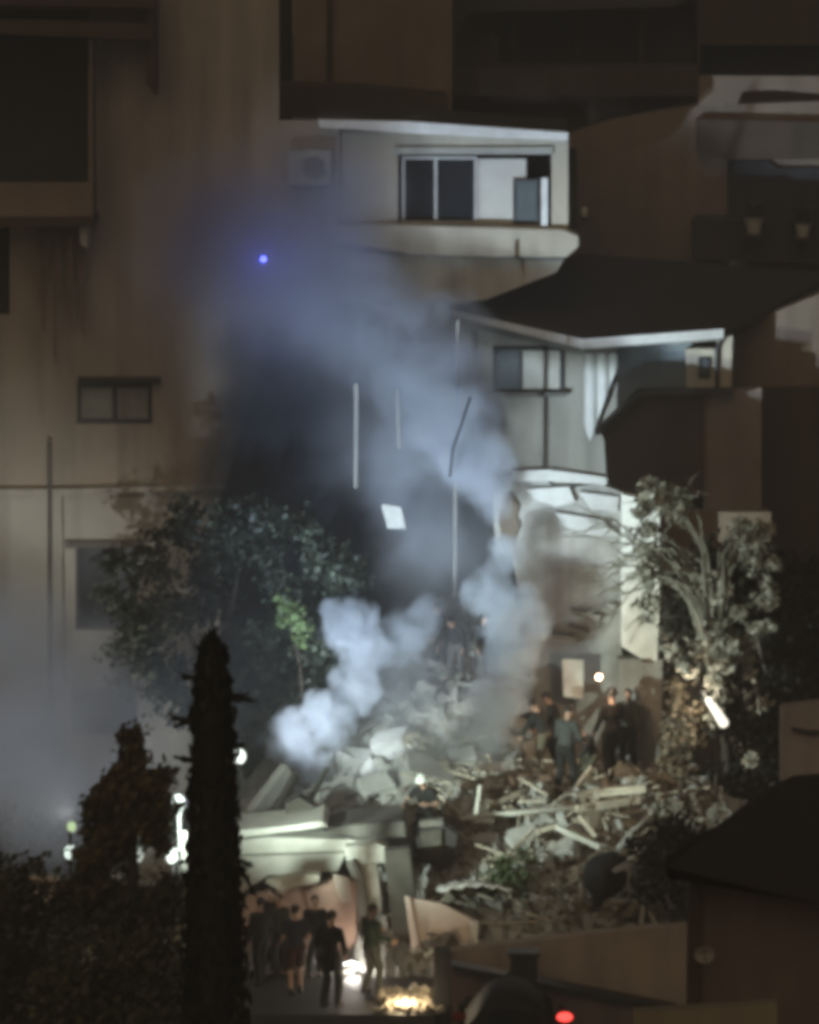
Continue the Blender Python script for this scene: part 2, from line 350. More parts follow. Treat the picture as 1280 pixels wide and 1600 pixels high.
for x, y, k, l in ((1178, 340, 1.1, 'pale flower pot on the dark terrace edge, fullest of the pair'), (1255, 345, .9, 'smaller pale flower pot further along the dark terrace edge')):
    p = thing('flower_pot', l, 'pot', W(x, y + 26, 20.5), 'pots on the dark terrace')
    c = Vector(WL[p.name]); mb = MB().tube([c, c + Vector((0, 0, .3 * k)), c + Vector((0, 0, .34 * k))], [.13 * k, .2 * k, .23 * k], 14)
    obj('pot', mb, MT['greyrender'], p)
    pl = MB(); rr = random.Random(int(x)); cs = [c + Vector((rr.gauss(0, .12), rr.gauss(0, .12), .4 * k + rr.random() * .35)) for _ in range(90)]
    ns = [Vector((rr.gauss(0, 1), rr.gauss(0, 1), rr.gauss(0, 1))).normalized() for _ in cs]
    pl.quads(cs, ns, [n.orthogonal().normalized() for n in ns], [.04] * 90, [.07] * 90); obj('foliage', pl, MT['bark'], p)
    obj('pot_shelf', MB().rect(x - 14, y + 26, x + 14, y + 31, 20.25, .5), MT['darkbrown'], p)
for x, l in ((913, 'small pale lamp fitting on the brown side wall'), ):
    p = thing('wall_lamp', l, 'lamp', W(x, 333, 21.9))
    obj('back_plate', MB().rect(x - 4, 324, x + 4, 344, 21.93, .06), MT['metal'], p); obj('shade', MB().ell(W(x, 332, 21.8), (.08, .08, .14)), MT['white'], p, smooth=True)

# ---- centre block with the projecting bay
B = thing('apartment_building', 'grey centre block with projecting bay, torn open on its smoky side', 'building', W(740, 1000, 16))
op = (622, 240, 862, 352)
obj('bay_wall', wallgrid(528, 206, 888, 400, [op], 14.6, .3), MT['bayrender'], B)
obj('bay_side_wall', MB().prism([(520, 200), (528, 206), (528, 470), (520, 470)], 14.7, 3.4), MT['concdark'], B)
obj('roof_slab', MB().prism([(497, 187), (640, 190), (888, 207), (888, 220), (640, 208), (500, 199)], 14.0, 5), MT['white'], B)
obj('roof_slab', MB().prism([(458, 190), (500, 192), (500, 198), (458, 196)], 16.2, 1.5), MT['greyrender'], B)
obj('roof_covering', MB().prism([(500, 184, 14.3), (886, 203, 14.3), (886, 190, 20), (640, 172, 20), (500, 172, 20)], 14, 0, (0, 0, .06)), MT['roofdark'], B)
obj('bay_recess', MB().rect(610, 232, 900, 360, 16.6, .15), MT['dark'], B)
window(B, 628, 244, 746, 350, 14.72, [681], [MT['glassdark'], MT['glassdark']], MT['framepale'], 5, 'window')
obj('shutter', MB().rect(746, 248, 822, 350, 14.75, .08), MT['blind'], B)
window(B, 802, 280, 842, 350, 14.68, [], [MT['glassteal']], MT['framedark'], 3, 'small_window')
obj('corner_post', MB().rect(846, 278, 856, 352, 14.5, .12), MT['white'], B)
obj('dark_door', MB().rect(856, 248, 902, 356, 15.4, .1), MT['roofdark'], B)
obj('lintel', MB().rect(616, 230, 864, 241, 14.5, .14), MT['greyrender'], B)
sl = MB().prism([(526, 352), (610, 350), (880, 358), (905, 368), (906, 385), (886, 402), (760, 402), (640, 398), (526, 378)], 14.35, 1.6)
obj('balcony_slab', sl, MT['bayrender'], B, bevel=.05)
obj('painted_shadow_strip', MB().prism([(526, 376), (640, 396), (880, 402), (880, 408), (526, 394)], 14.5, .1), MT['concdark'], B)  # dark strip paints the shadow under the balcony slab
obj('lower_bay_wall', MB().prism([(528, 392), (882, 404), (870, 425), (760, 468), (706, 474), (620, 470), (580, 462), (528, 460)], 14.7, .35), MT['bayrender'], B)
obj('broken_plaster_edge', MB().prism([(528, 458), (560, 462), (590, 470), (600, 480), (620, 484), (618, 490), (594, 488), (574, 474), (530, 468)], 14.55, .25), MT['white'], B)
obj('facade_wall', wallgrid(700, 508, 975, 770, [(770, 543, 880, 614)], 16.3, .4), MT['greyrender'], B)
fe = MB().prism([(700, 470), (716, 560), (704, 640), (722, 700), (708, 770), (640, 770), (655, 690), (630, 640), (648, 560), (600, 520), (590, 470)], 17.2, .5)
obj('torn_wall', fe, MT['dusty'], B)
window(B, 770, 543, 880, 614, 16.2, [813], [MT['glassteal'], MT['blind']], MT['framedark'], 5)
obj('window_sill', MB().rect(764, 613, 886, 620, 16.0, .35), MT['concdark'], B)
obj('recess_wall', MB().rect(965, 532, 1080, 640, 14.95, .2), mat('bluegrey_render', (.24, .28, .28), (.19, .22, .22), scale=1, streak=1), B)
obj('return_wall', MB().prism([(1072, 545), (1122, 545), (1120, 608), (1072, 610)], 14.7, .3), MT['bayrender'], B)
obj('return_wall', MB().prism([(1122, 530), (1145, 524), (1143, 604), (1120, 608)], 14.72, .8), MT['bayrender'], B)
window(B, 1092, 559, 1110, 590, 14.64, [], [MT['glassteal']], MT['framedark'], 3, 'small_window')
obj('downpipe', MB().tube([W(1130, 524, 14.4), W(1120, 545, 14.6), W(1121, 608, 14.6)], .045), MT['framedark'], B)
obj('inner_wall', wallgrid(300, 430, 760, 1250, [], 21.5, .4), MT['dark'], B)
obj('side_inner_wall', MB().prism([(436, 188), (530, 188), (530, 470), (500, 486), (470, 478), (440, 500), (420, 500), (432, 420), (436, 330)], 14.3, .35), MT['beige'], B)
obj('floor_slab', MB().prism([(420, 505), (640, 505), (650, 522), (560, 530), (430, 525)], 18.5, 3), MT['concdark'], B)
obj('floor_slab', MB().prism([(430, 742), (600, 748), (590, 770), (500, 775), (420, 765)], 18, 3.4), MT['concdark'], B)
p = thing('air_conditioner', 'pale wall unit on the bluish smoky wall beside the bay', 'air conditioner', W(483, 290, 13.8))
obj('casing', MB().rect(450, 234, 518, 290, 13.75, .55), MT['greyrender'], p, bevel=.03)
obj('fan_grille', MB().tube([W(490, 262, 13.74), W(490, 262, 13.71)], [.24, .24], 20), MT['concdark'], p)
obj('bracket', MB().rect(455, 290, 512, 295, 13.8, .5), MT['metal'], p)
# cloth hanging
ch = MB(); n = 18
for k in range(n):
    x = 912 + 3.3 * k; yy = 15.9 + .05 * math.sin(k * 1.1); y2 = 15.9 + .05 * math.sin((k + 1) * 1.1)
    b0 = 690 - abs(k - 3) * 9; b1 = 690 - abs(k - 2) * 9
    ch.prism([(x, 552, yy), (x + 3.3, 552, y2), (x + 3.3, b1, y2), (x, b0, yy)], 0, 0, (0, .03, 0))
obj('hanging_sheet', ch, MT['cloth'], None, W(940, 552, 16), label='long pale sheet hanging down the grey wall under the eave', cat='sheet')

# ---- hip-roofed house right
B = thing('hip_roof_house', 'house with dark hipped roof and white fascia meeting at a corner', 'building', W(1000, 900, 14))
obj('roof_slope', MB().prism([(706, 486, 15.5), (910, 536, 13.2), (905, 396, 20)], 0, 0, (0, 0, -.12)), MT['roofdark'], B)
obj('roof_slope', MB().prism([(706, 486, 15.5), (905, 396, 20), (822, 424, 18.5)], 0, 0, (0, 0, -.12)), MT['roofdark'], B)
obj('roof_slope', MB().prism([(910, 536, 13.2), (1130, 518, 14.2), (1310, 426, 20), (905, 396, 20)], 0, 0, (0, 0, -.12)), MT['roofdark'], B)
obj('fascia', MB().prism([(704, 484, 15.4), (910, 530, 13.1), (910, 545, 13.1), (705, 493, 15.4)], 0, .06), MT['white'], B)
obj('fascia', MB().prism([(910, 530, 13.1), (1131, 514, 14.1), (1131, 528, 14.1), (910, 545, 13.1)], 0, .06), MT['white'], B)
obj('soffit', MB().prism([(708, 492, 15.45), (910, 544, 13.2), (1131, 527, 14.2), (1131, 531, 16.4), (912, 552, 16.2), (735, 510, 16.2)], 0, 0, (0, 0, -.03)), MT['greyrender'], B)
obj('right_wall', MB().prism([(1140, 530), (1180, 500), (1290, 455), (1500, 440), (1500, 1300), (1140, 1300)], 16.5, .5), MT['brownwall'], B)
obj('dark_panel', MB().prism([(1190, 606), (1500, 600), (1500, 1000), (1190, 1000)], 16.2, .2), MT['darkbrown'], B)
# ---- brown shed
B = thing('lean_to', 'dark brown flat-sided lean-to under the white fascia', 'shed', W(1060, 800, 13))
obj('front_wall', MB().prism([(938, 674), (1004, 618), (1100, 614), (1100, 775), (950, 772), (945, 690)], 14.3, .3), MT['darkbrown'], B)
obj('roof_sheet', MB().prism([(930, 676, 14.1), (1000, 611, 14.1), (1146, 609, 14.1), (1146, 616, 14.1), (1003, 619, 14.1), (936, 680, 14.1)], 0, .6), MT['roofdark'], B)
obj('side_wall', MB().prism([(1100, 614), (1190, 606), (1190, 1100), (1100, 1100)], 14.4, .3), MT['brownwall'], B)
# ---- ground-floor remains: wall, pillar
B = thing('broken_ground_floor', 'dusty remaining ground-floor wall with bright white corner pillar and brown hole', 'ruin', W(900, 1200, 9))
wl = MB().prism([(775, 748), (800, 742), (850, 748), (870, 762), (905, 760), (940, 757), (972, 770), (972, 1200), (838, 1200), (826, 1010), (812, 930), (800, 870), (776, 862), (770, 800)], 9.2, .5)
obj('wall', wl, MT['dusty'], B)
obj('wall_hole', MB().prism([(785, 776), (796, 768), (803, 776), (812, 790), (807, 806), (813, 822), (806, 838), (800, 851), (788, 843), (779, 849), (783, 828), (778, 812), (784, 795)], 9.13, .1), mat('hole_brown', (.11, .085, .06)), B)
obj('lintel', MB().prism([(800, 736), (860, 734), (948, 746), (948, 758), (860, 752), (800, 752)], 9.0, .6), MT['conc'], B)
pm = MB().prism([(972, 772), (1000, 778), (1032, 768), (1031, 960), (1028, 1034), (1000, 1028), (972, 1010)], 8.7, .55)
obj('pillar', pm, MT['whitedirty'], B, bevel=.02)
obj('pillar_base', MB().rect(966, 1030, 1034, 1210, 8.75, .5), MT['dusty'], B)
for a in ([(822, 764), (890, 760), (900, 785), (868, 792), (835, 780)], [(905, 768), (968, 776), (965, 800), (925, 796)], [(868, 800), (940, 812), (970, 838), (925, 836), (880, 822)]):
    obj('flaking_plaster', MB().prism(a, 9.05, .16), MT['conc'], B, bevel=.02)
for a in ([(892, 952), (940, 962), (938, 972), (894, 964)], [(893, 975), (922, 982), (920, 990), (894, 985)], [(840, 991), (900, 995), (902, 1006), (842, 1003)], [(940, 940), (962, 946), (960, 956), (942, 952)]):
    obj('broken_ledge', MB().prism([(x_ + rnd.uniform(-7, 7), y_ + rnd.uniform(-3, 3), 8.95 + rnd.uniform(-.1, .1)) for x_, y_ in a], 8.95, .3), MT['dusty'], B, bevel=.01)
obj('back_wall', MB().rect(1030, 800, 1200, 1250, 10.5, .4), MT['brownwall'], B)
obj('door_panel', MB().prism([(879, 1030), (912, 1032), (911, 1092), (881, 1088)], 8.6, .06), MT['blind'], None, W(895, 1092, 8.6), label='upright pale door panel against the dusty wall behind the searchers', cat='door')

# hanging things in the torn void
for a, l in (([(557, 600), (556, 762)], 'pale vertical conduit dangling in the dark void'), ([(621, 610), (624, 700)], 'short pale conduit hanging in the smoke'), ([(716, 500), (712, 768), (711, 935)], 'long pale drainpipe running down through the smoke')):
    m_ = MB().tube([W(x, y, 11.0) for x, y in a], .045, 8)
    obj('hanging_pipe', m_, MT['dusty'], None, W(*a[0], 11.0), label=l, cat='pipe')
obj('loose_cable', MB().tube([W(735, 620, 8.0), W(722, 660, 7.9), W(708, 700, 7.9), W(703, 745, 8.0)], .03, 6), MT['framedark'], None, W(735, 620, 8.0), label='dark cable slanting off the torn wall edge into smoke', cat='cable')
obj('dangling_sheet', MB().prism([(596, 788), (626, 792), (634, 826), (606, 826)], 9.8, .05), MT['conc'], None, W(612, 788, 9.8), label='small tilted white panel hanging in the dark void', cat='sheet')

# ================================================================== SLABS AND DEBRIS UP FRONT
def deb(name, pts, Y, d, m, label, cat, bev=.015, group=None):
    return obj(name, MB().prism(pts, Y, d), m, None, W(*pts[0][:2], pts[0][2] if len(pts[0]) > 2 else Y), label=label, cat=cat, bevel=bev, group=group)
deb('concrete_slab', [(300, 1304), (440, 1292), (505, 1283), (513, 1292), (420, 1304), (300, 1320)], 2.0, 1.6, MT['slab'], 'topmost thin pale slab tilting over the flat slabs beside the cypress', 'slab')
deb('concrete_slab', [(300, 1322), (420, 1308), (545, 1312), (606, 1321), (540, 1330), (300, 1338)], 2.1, 1.8, MT['slab'], 'middle pale slab wedged under the thin tilted one', 'slab')
deb('concrete_slab', [(300, 1341), (450, 1337), (541, 1333), (528, 1362), (420, 1368), (375, 1398), (300, 1400)], 2.0, .5, MT['slab'], 'thick lowest pale slab face with broken underside beside the cypress', 'slab')
deb('concrete_slab', [(505, 1300), (545, 1290), (632, 1284), (634, 1308), (560, 1309)], 2.2, 1.5, MT['concdark'], 'dark grey slab end jutting toward the broken column', 'slab')
cl = thing('leaning_column', 'pale cracked column head propping the slabs, leaning outward', 'column', W(580, 1500, 1.8))
obj('capital', MB().prism([(538, 1324), (590, 1318), (608, 1326), (607, 1348), (566, 1352), (541, 1345)], 1.7, .5), MT['slab'], cl, bevel=.03)
obj('shaft', MB().prism([(558, 1350), (590, 1350), (598, 1420), (592, 1490), (574, 1490), (572, 1420)], 1.8, .4), MT['slab'], cl, bevel=.03)
obj('side_rib', MB().tube([W(548, 1345, 1.6), W(560, 1370, 1.6), W(566, 1420, 1.6), W(570, 1500, 1.6), W(572, 1560, 1.6)], [.1, .12, .12, .1, .1], 8), MT['dusty'], cl)
deb('leaning_post', [(600, 1330), (640, 1326), (668, 1545), (632, 1560), (612, 1440)], 1.3, .35, MT['wooddark'], 'broad dark brown post leaning beside the pale column', 'post')
deb('board', [(632, 1400), (641, 1402), (668, 1545), (655, 1560)], .9, .06, MT['palepink'], 'narrow white board standing against the pinkish panel', 'board')
deb('wall_panel', [(640, 1403), (690, 1412), (730, 1432), (746, 1440), (746, 1475), (700, 1482), (662, 1484), (652, 1470)], 1.0, .12, MT['palepink'], 'large pale pinkish panel tilted above the gateway', 'panel')
deb('wall_panel', [(733, 1437), (748, 1440), (747, 1476), (738, 1480)], .85, .1, MT['white'], 'small white end piece standing at the edge of the pinkish panel', 'panel')
deb('wall_panel', [(662, 1486), (678, 1484), (676, 1540), (664, 1544)], .8, .1, MT['white'], 'chipped white stub standing under the pinkish panel by the gate', 'panel')
# sheet
sh = MB(); N_ = 14
for k in range(N_ + 1):
    t = k / N_; x = 690 + 112 * t
    for j in range(5):
        s_ = j / 4; sh.v.append(tuple(W(x - 14 * s_, 1394 - 9 * math.sin(t * 3.1) - 8 * s_ + 3 * math.sin(k * 2.1 + j), 1.2 + s_ * 1.2)))
for k in range(N_):
    for j in range(4): sh.f.append((k * 5 + j, (k + 1) * 5 + j, (k + 1) * 5 + j + 1, k * 5 + j + 1))
o = obj('plastic_sheet', sh, MT['cloth'], None, W(745, 1394, 1.2), smooth=True, label='bright white crumpled sheet lying low on the debris', cat='sheet')
md = o.modifiers.new('solid', 'SOLIDIFY'); md.thickness = .03
# under-slab wall
gw = thing('garden_wall', 'pinkish ragged-topped plaster wall behind the standing people', 'wall', W(470, 1590, 1.3))
obj('wall_body', MB().prism([(360, 1412), (400, 1400), (440, 1392), (470, 1378), (500, 1384), (530, 1372), (556, 1380), (560, 1600), (360, 1600)], 1.4, .3), MT['pink'], gw)
obj('patch', MB().prism([(476, 1392), (520, 1380), (540, 1400), (535, 1440), (490, 1442)], 1.3, .06), MT['pink'], gw)
obj('coping', MB().prism([(415, 1380), (475, 1366), (500, 1368), (498, 1378), (440, 1392)], 1.1, .4), MT['wood'], gw)
obj('bright_chip', MB().prism([(520, 1366), (545, 1374), (550, 1408), (536, 1412), (524, 1390)], 1.1, .1), MT['palepink'], gw)

def beam(name, a, b, wpx, m, label, cat, Ya=None, Yb=None, round_=False, group=None, lift=.12):
    pa = W(*a, Ya) if Ya is not None else on_mound(*a) + Vector((0, -.15, lift)); pb = W(*b, Yb) if Yb is not None else on_mound(*b) + Vector((0, -.15, lift))
    r = M(wpx, pa.y) / 2
    if round_: mb = MB().tube([pa, pa.lerp(pb, .5) + Vector((0, 0, .02)), pb], r, 10)
    else:
        t = (pb - pa); q = t.to_track_quat('X', 'Z').to_matrix(); mb = MB().box((pa + pb) / 2, (t.length, r * 1.2, r * 2), q)
    return obj(name, mb, m, None, pa, label=label, cat=cat, bevel=0 if round_ else .008, smooth=round_, group=group)
beam('pole', (655, 1287), (925, 1260), 9, MT['slab'], 'longest pale pole lying level across the front of the heap', 'pole', 4.0, 4.4, True)
beam('timber', (900, 1264), (1000, 1250), 12, MT['wood'], 'pale timber continuing past the tip of the long pole', 'timber', 4.3, 4.9)
beam('post', (751, 1228), (743, 1284), 9, MT['slab'], 'short pale post standing upright beside the long pole', 'post', 4.2, 3.9)
beam('timber', (742, 1282), (772, 1283), 7, MT['slab'], 'short pale foot piece at the bottom of the upright post', 'timber', 3.7, 3.9)
beam('timber', (868, 1292), (938, 1324), 9, MT['slab'], 'pale timber sloping down to the rubble below the long pole', 'timber', 3.6, 3.0)
beam('timber', (838, 1300), (872, 1290), 8, MT['wood'], 'short pale lath joined to the sloping timber', 'timber', 3.5, 3.6)
beam('pipe', (966, 1326), (1016, 1276), 11, MT['conc'], 'grey pipe end sticking up steeply near the dark foliage', 'pipe', 2.8, 3.4, True)
beam('timber', (788, 1342), (834, 1296), 7, MT['wood'], 'thin lath leaning across the grey debris in the heap front', 'timber', 3.0, 3.5)
beam('timber', (762, 1260), (812, 1240), 8, MT['wood'], 'pale timber above the long pole behind the upright post', 'timber', 4.4, 5.0)
beam('timber', (905, 1275), (932, 1308), 8, MT['wood'], 'short lath crossing under the tip of the long pole', 'timber', 3.6, 3.4)
beam('timber', (682, 1240), (722, 1272), 6, MT['wood'], 'thin lath beside the man in the white helmet', 'timber', 4.3, 4.1)
beam('rebar', (512, 1285), (560, 1258), 5, MT['metal'], 'dark bent rod rising from the thin tilted slab', 'rod', 3.2, 3.8, True)
beam('rebar', (560, 1258), (592, 1243), 5, MT['metal'], 'dark rod tip pointing up the grey slope', 'rod', 3.8, 4.4, True)
beam('plank', (428, 1276), (462, 1212), 15, MT['wooddark'], 'dark plank propped steeply in the smoke near the cypress', 'plank', 4.6, 5.4)
beam('plank', (392, 1278), (448, 1204), 26, MT['conc'], 'wide grey plank leaning parallel to the dark one', 'plank', 4.9, 5.8)
beam('plank', (482, 1256), (512, 1200), 9, MT['wooddark'], 'thin dark plank leaning in the smoke beyond the crate', 'plank', 4.9, 5.7)
beam('timber', (900, 1232), (925, 1200), 10, MT['wood'], 'pale broken timber at the feet of the searchers', 'timber', 6.0, 6.4)
beam('timber', (928, 1240), (1010, 1232), 13, MT['wood'], 'wide brownish board lying flat in front of the searchers', 'timber', 5.4, 5.2)
cr = thing('crate', 'dark square crate sitting on the thin tilted slab', 'crate', W(465, 1290, 3.2))
obj('body', MB().prism([(448, 1258), (466, 1250), (488, 1262), (486, 1292), (444, 1292)], 3.2, .5), MT['wooddark'], cr, bevel=.02)
obj('lid', MB().prism([(445, 1258), (467, 1247), (490, 1259), (489, 1264), (466, 1253), (448, 1263)], 3.15, .55), MT['wooddark'], cr)
# curled pale hose + dark sack lower right of heap
hs = [W(x, y, 1.2) for x, y in ((958, 1362), (978, 1352), (988, 1368), (982, 1386), (990, 1398), (982, 1410), (955, 1408))]
obj('curled_strip', MB().tube(hs, [.05, .1, .09, .04, .05, .05, .03], 8), MT['conc'], None, hs[0], smooth=True, label='curled pale strip of cladding at the dark foot of the heap', cat='strip')
bg_ = MB().ell(W(945, 1372, 2.0), (.36, .35, .5), Matrix.Rotation(.5, 3, 'Y'), 36, 26); tc_ = W(945, 1372, 2.0); bg_.v = [tuple(tc_ + (Vector(v) - tc_) * (1 + .5 * noise.noise(Vector(v) * 2) + .3 * abs(noise.noise(Vector(v) * 5)))) for v in bg_.v]
obj('sack', bg_, MT['dark'], None, W(945, 1400, 2.0), smooth=True, label='bulky black sack slumped at the foot of the heap', cat='sack')
# dark jumbled cabinet under helmeted man
cb = thing('cabinet', 'smashed dark cabinet half buried in front of the helmeted man', 'cabinet', W(690, 1380, 2.6))
obj('carcass', MB().prism([(648, 1300), (690, 1288), (716, 1304), (708, 1352), (655, 1348)], 2.6, .5), MT['hair'], cb, bevel=.01)
obj('door', MB().prism([(655, 1300), (690, 1296), (690, 1338), (668, 1344)], 2.5, .05), MT['wooddark'], cb)
obj('shelf_edge', MB().prism([(655, 1284), (692, 1281), (692, 1290), (656, 1293)], 2.5, .3), MT['concdark'], cb)
cb = thing('concrete_chunk', 'dark hollow concrete mass behind the upright post', 'concrete chunk', W(715, 1270, 5.5))
obj('chunk', MB().prism([(690, 1226), (716, 1216), (742, 1226), (748, 1262), (720, 1276), (694, 1262)], 5.4, .6), MT['concdark'], cb, bevel=.05)
rr = random.Random(8)
for k, (x, y, s, l) in enumerate(((560, 1190, .7, 'flat slab piece midway up the smoky slope'), (610, 1165, .8, 'broad slab piece just uphill of the flat one midslope'), (660, 1120, .8, 'tilted slab piece under the two upper searchers'),
        (700, 1150, .7, 'pale slab piece beside the brightest smoke column'), (590, 1235, .8, 'grey block above the dark rod'), (720, 1190, .7, 'pale block at the foot of the bright smoke column'),
        (790, 1215, .7, 'pale rounded block between the post and the searchers'), (840, 1225, .6, 'pale block just left of the searchers feet'), (820, 1318, .7, 'grey slab piece under the crossing laths'),
        (880, 1335, .8, 'largest grey slab face at the front of the heap'), (760, 1320, .5, 'grey broken block beneath the long pole'), (640, 1245, .5, 'small block beside the helmeted man'), (540, 1235, .6, 'flat block uphill of the crate'))):
    p = on_mound(x, y); mb = MB().rock(p + Vector((0, 0, .08)), (s, s * .8, s * .4), rr, Matrix.Rotation(rr.uniform(-.5, .5), 3, 'Z') @ Matrix.Rotation(.35, 3, 'X') @ Matrix.Rotation(rr.uniform(-.4, 0), 3, 'Y'))
    obj('concrete_chunk', mb, MT['conc'], None, p, label=l, cat='concrete chunk', bevel=.02)

# ================================================================== FOREGROUND BUILDINGS (right)
B = thing('tiled_house', 'near dark house with low black roof and dark drainpipe on its wall', 'building', W(1180, 1600, -20))
obj('roof', MB().prism([(1040, 1338, -21.5), (1120, 1290, -20), (1196, 1232, -18), (1240, 1212, -17.5), (1500, 1190, -16), (1500, 1440, -21.5), (1280, 1396, -21.5), (1042, 1356, -21.5)], 0, 0, (0, 0, -.15)), mat('black_roofing', (.022, .014, .010), (.014, .009, .007), scale=3), B)
obj('wall', MB().prism([(1096, 1368), (1500, 1420), (1500, 1900), (1096, 1900)], -20.8, .3), mat('near_wall', (.17, .125, .11), (.13, .095, .082), scale=.6, streak=1), B)
obj('corner_post', MB().rect(1077, 1366, 1096, 1580, -20.9, .35), MT['darkbrown'], B)
p = thing('satellite_dish', 'round pale dish fixed to the dark drainpipe of the near house', 'dish', W(1098, 1500, -21.3))
dm = MB(); c = W(1101, 1492, -21.35)
for k in range(20): a = k * math.pi / 10; dm.v.append(tuple(c + Vector((math.cos(a) * .145, -.02, math.sin(a) * .125))))
dm.v.append(tuple(c + Vector((0, .05, 0)))); dm.f = [(k, (k + 1) % 20, 20) for k in range(20)]
o = obj('bowl', dm, mat('dish_grey', (.30, .27, .24)), p); md = o.modifiers.new('solid', 'SOLIDIFY'); md.thickness = .012
obj('arm', MB().tube([c + Vector((0, .05, 0)), c + Vector((.02, -.16, -.06))], .008, 6), MT['metal'], p)
obj('mount', MB().box(c + Vector((-.05, .18, 0)), (.05, .28, .05)), MT['metal'], p)
B = thing('terrace_wall', 'low pale parapet wall at the foot of the near dark house', 'wall', W(1110, 1640, -24))
obj('wall', MB().prism([(990, 1582), (1060, 1578), (1214, 1568), (1216, 1700), (990, 1700)], -24, .25), MT['olive'], B)
B = thing('yard_wall', 'brown yard wall sloping up past the gate post and its small chimney box', 'wall', W(880, 1590, -1.5))
obj('wall', MB().prism([(690, 1488), (780, 1476), (960, 1455), (1076, 1446), (1100, 1446), (1100, 1640), (690, 1640)], -1.5, .3), mat('yard_render', (.40, .32, .25), (.31, .25, .20), scale=.7, streak=1), B)
obj('gate_post', MB().rect(678, 1486, 704, 1640, -1.9, .35), MT['dark'], B)
obj('front_wall', MB().prism([(708, 1518), (820, 1538), (1060, 1584), (1060, 1700), (708, 1700)], -2.7, .25), mat('plum_wall', (.17, .13, .12), (.13, .1, .09), scale=.8, streak=1), B)
obj('handrail', MB().prism([(706, 1508), (820, 1530), (1060, 1577), (1060, 1586), (820, 1541), (706, 1517)], -2.8, .45), MT['framedark'], B)
p = thing('chimney', 'small black box chimney standing on the dark handrail of the yard wall', 'chimney', W(818, 1535, -2.6))
obj('stack', MB().rect(798, 1496, 840, 1535, -2.7, .4), MT['framedark'], p); obj('cap', MB().rect(794, 1490, 844, 1496, -2.75, .5), MT['framedark'], p)
B = thing('corner_house', 'pale corner wall of a low house at the frame edge beside the dark trees', 'building', W(1260, 1250, 1))
obj('wall', MB().prism([(1221, 1104), (1290, 1096), (1500, 1090), (1500, 1400), (1221, 1400)], 1, .3), mat('pinkgrey_wall', (.36, .31, .29), (.29, .25, .23), scale=.9, streak=1), B)
obj('ledge', MB().prism([(1238, 1137), (1262, 1142), (1500, 1140), (1500, 1146), (1262, 1148), (1238, 1142)], .9, .15), MT['framedark'], B)

# ================================================================== LAMPS, WITH AN ADDED BLUE BEAM AND GLOBES
def spot(name, loc, target, power, col, ang=60, blend=.6, size=.15, parent=None):
    l = bpy.data.lights.new(name, 'SPOT'); l.energy = power; l.color = col; l.spot_size = R(ang); l.spot_blend = blend; l.shadow_soft_size = size
    o = bpy.data.objects.new(name, l); COL.objects.link(o)
    o.rotation_euler = (Vector(target) - Vector(loc)).to_track_quat('-Z', 'Y').to_euler()
    if parent: o.parent = parent; o.location = Vector(loc) - Vector(WL[parent.name])
    else: o.location = loc
def point(name, loc, power, col, size=.1, parent=None):
    l = bpy.data.lights.new(name, 'POINT'); l.energy = power; l.color = col; l.shadow_soft_size = size
    o = bpy.data.objects.new(name, l); COL.objects.link(o)
    if parent: o.parent = parent; o.location = Vector(loc) - Vector(WL[parent.name])
    else: o.location = loc
def floodlight(label, base, heads, name='floodlight'):
    """mast on three legs with lamp heads; heads = (point, radius, emission material)"""
    t = thing(name, label, 'floodlight', base)
    b = Vector(base); top = max(h[0].z for h in heads)
    obj('mast', MB().tube([b, Vector((b.x, b.y, top))], [.04, .025], 8), MT['metal'], t)
    for k in range(3):
        a = k * 2.094 + .5; obj('leg', MB().tube([b + Vector((0, 0, .7)), b + Vector((math.cos(a) * .5, math.sin(a) * .5, .02))], .018, 6), MT['metal'], t)
    for p, r, m in heads:
        h = obj('lamp_head', MB().tube([p + Vector((0, .03, 0)), p + Vector((0, .12, 0)), p + Vector((0, .18, 0))], [r * 1.1, r * .9, r * .4], 16), MT['metal'], t)
        obj('lens', MB().ell(p, (r, .04, r * 1.2)), m, h, smooth=True)
    return t
WHT = (.84, 1.0, .89); BLU = (.62, .78, 1.0); WRM = (1, .78, .48)
# A: mast with twin heads on the left, the key light on slabs, pillar and heap
pa, pb = W(110, 1332, -6), W(112, 1292, -6)
fA = floodlight('tall floodlight mast with a white head under a greenish head beside the olive-brown tree', (pa.x, -6, 0), [(pa, .11, emit('white_lens', WHT, 1.5)), (pb, .08, emit('green_lens', (.75, 1, .55), .8))])
spot('flood_beam', pa + Vector((.3, .25, .1)), W(880, 1000, 8), 15000, WHT, 52, 1, .12, fA)
spot('flood_beam', pb + Vector((.3, .25, .15)), W(740, 600, 12), 30000, BLU, 40, 1, .12, fA)  # added blue beam without its own lamp head, to light the smoke plume
spot('flood_beam', pb + Vector((-.1, .4, .1)), W(-90, 1060, 14), 8500, (.95, .98, .94), 44, .9, .12, fA)
# B: lamp behind the cypress, lighting smoke
pc = W(374, 1182, 5.0)
fB = floodlight('white oval floodlight just beyond the cypress at mid slope', (pc.x, 5.0, drop(pc.x, 5.0)), [(pc, .13, emit('oval_lens', (.9, 1, .9), 2.0))])
spot('flood_beam', pc + Vector((.3, .3, .2)), W(700, 1040, 10), 1750, (.8, .92, 1.0), 66, .8, .12, fB)
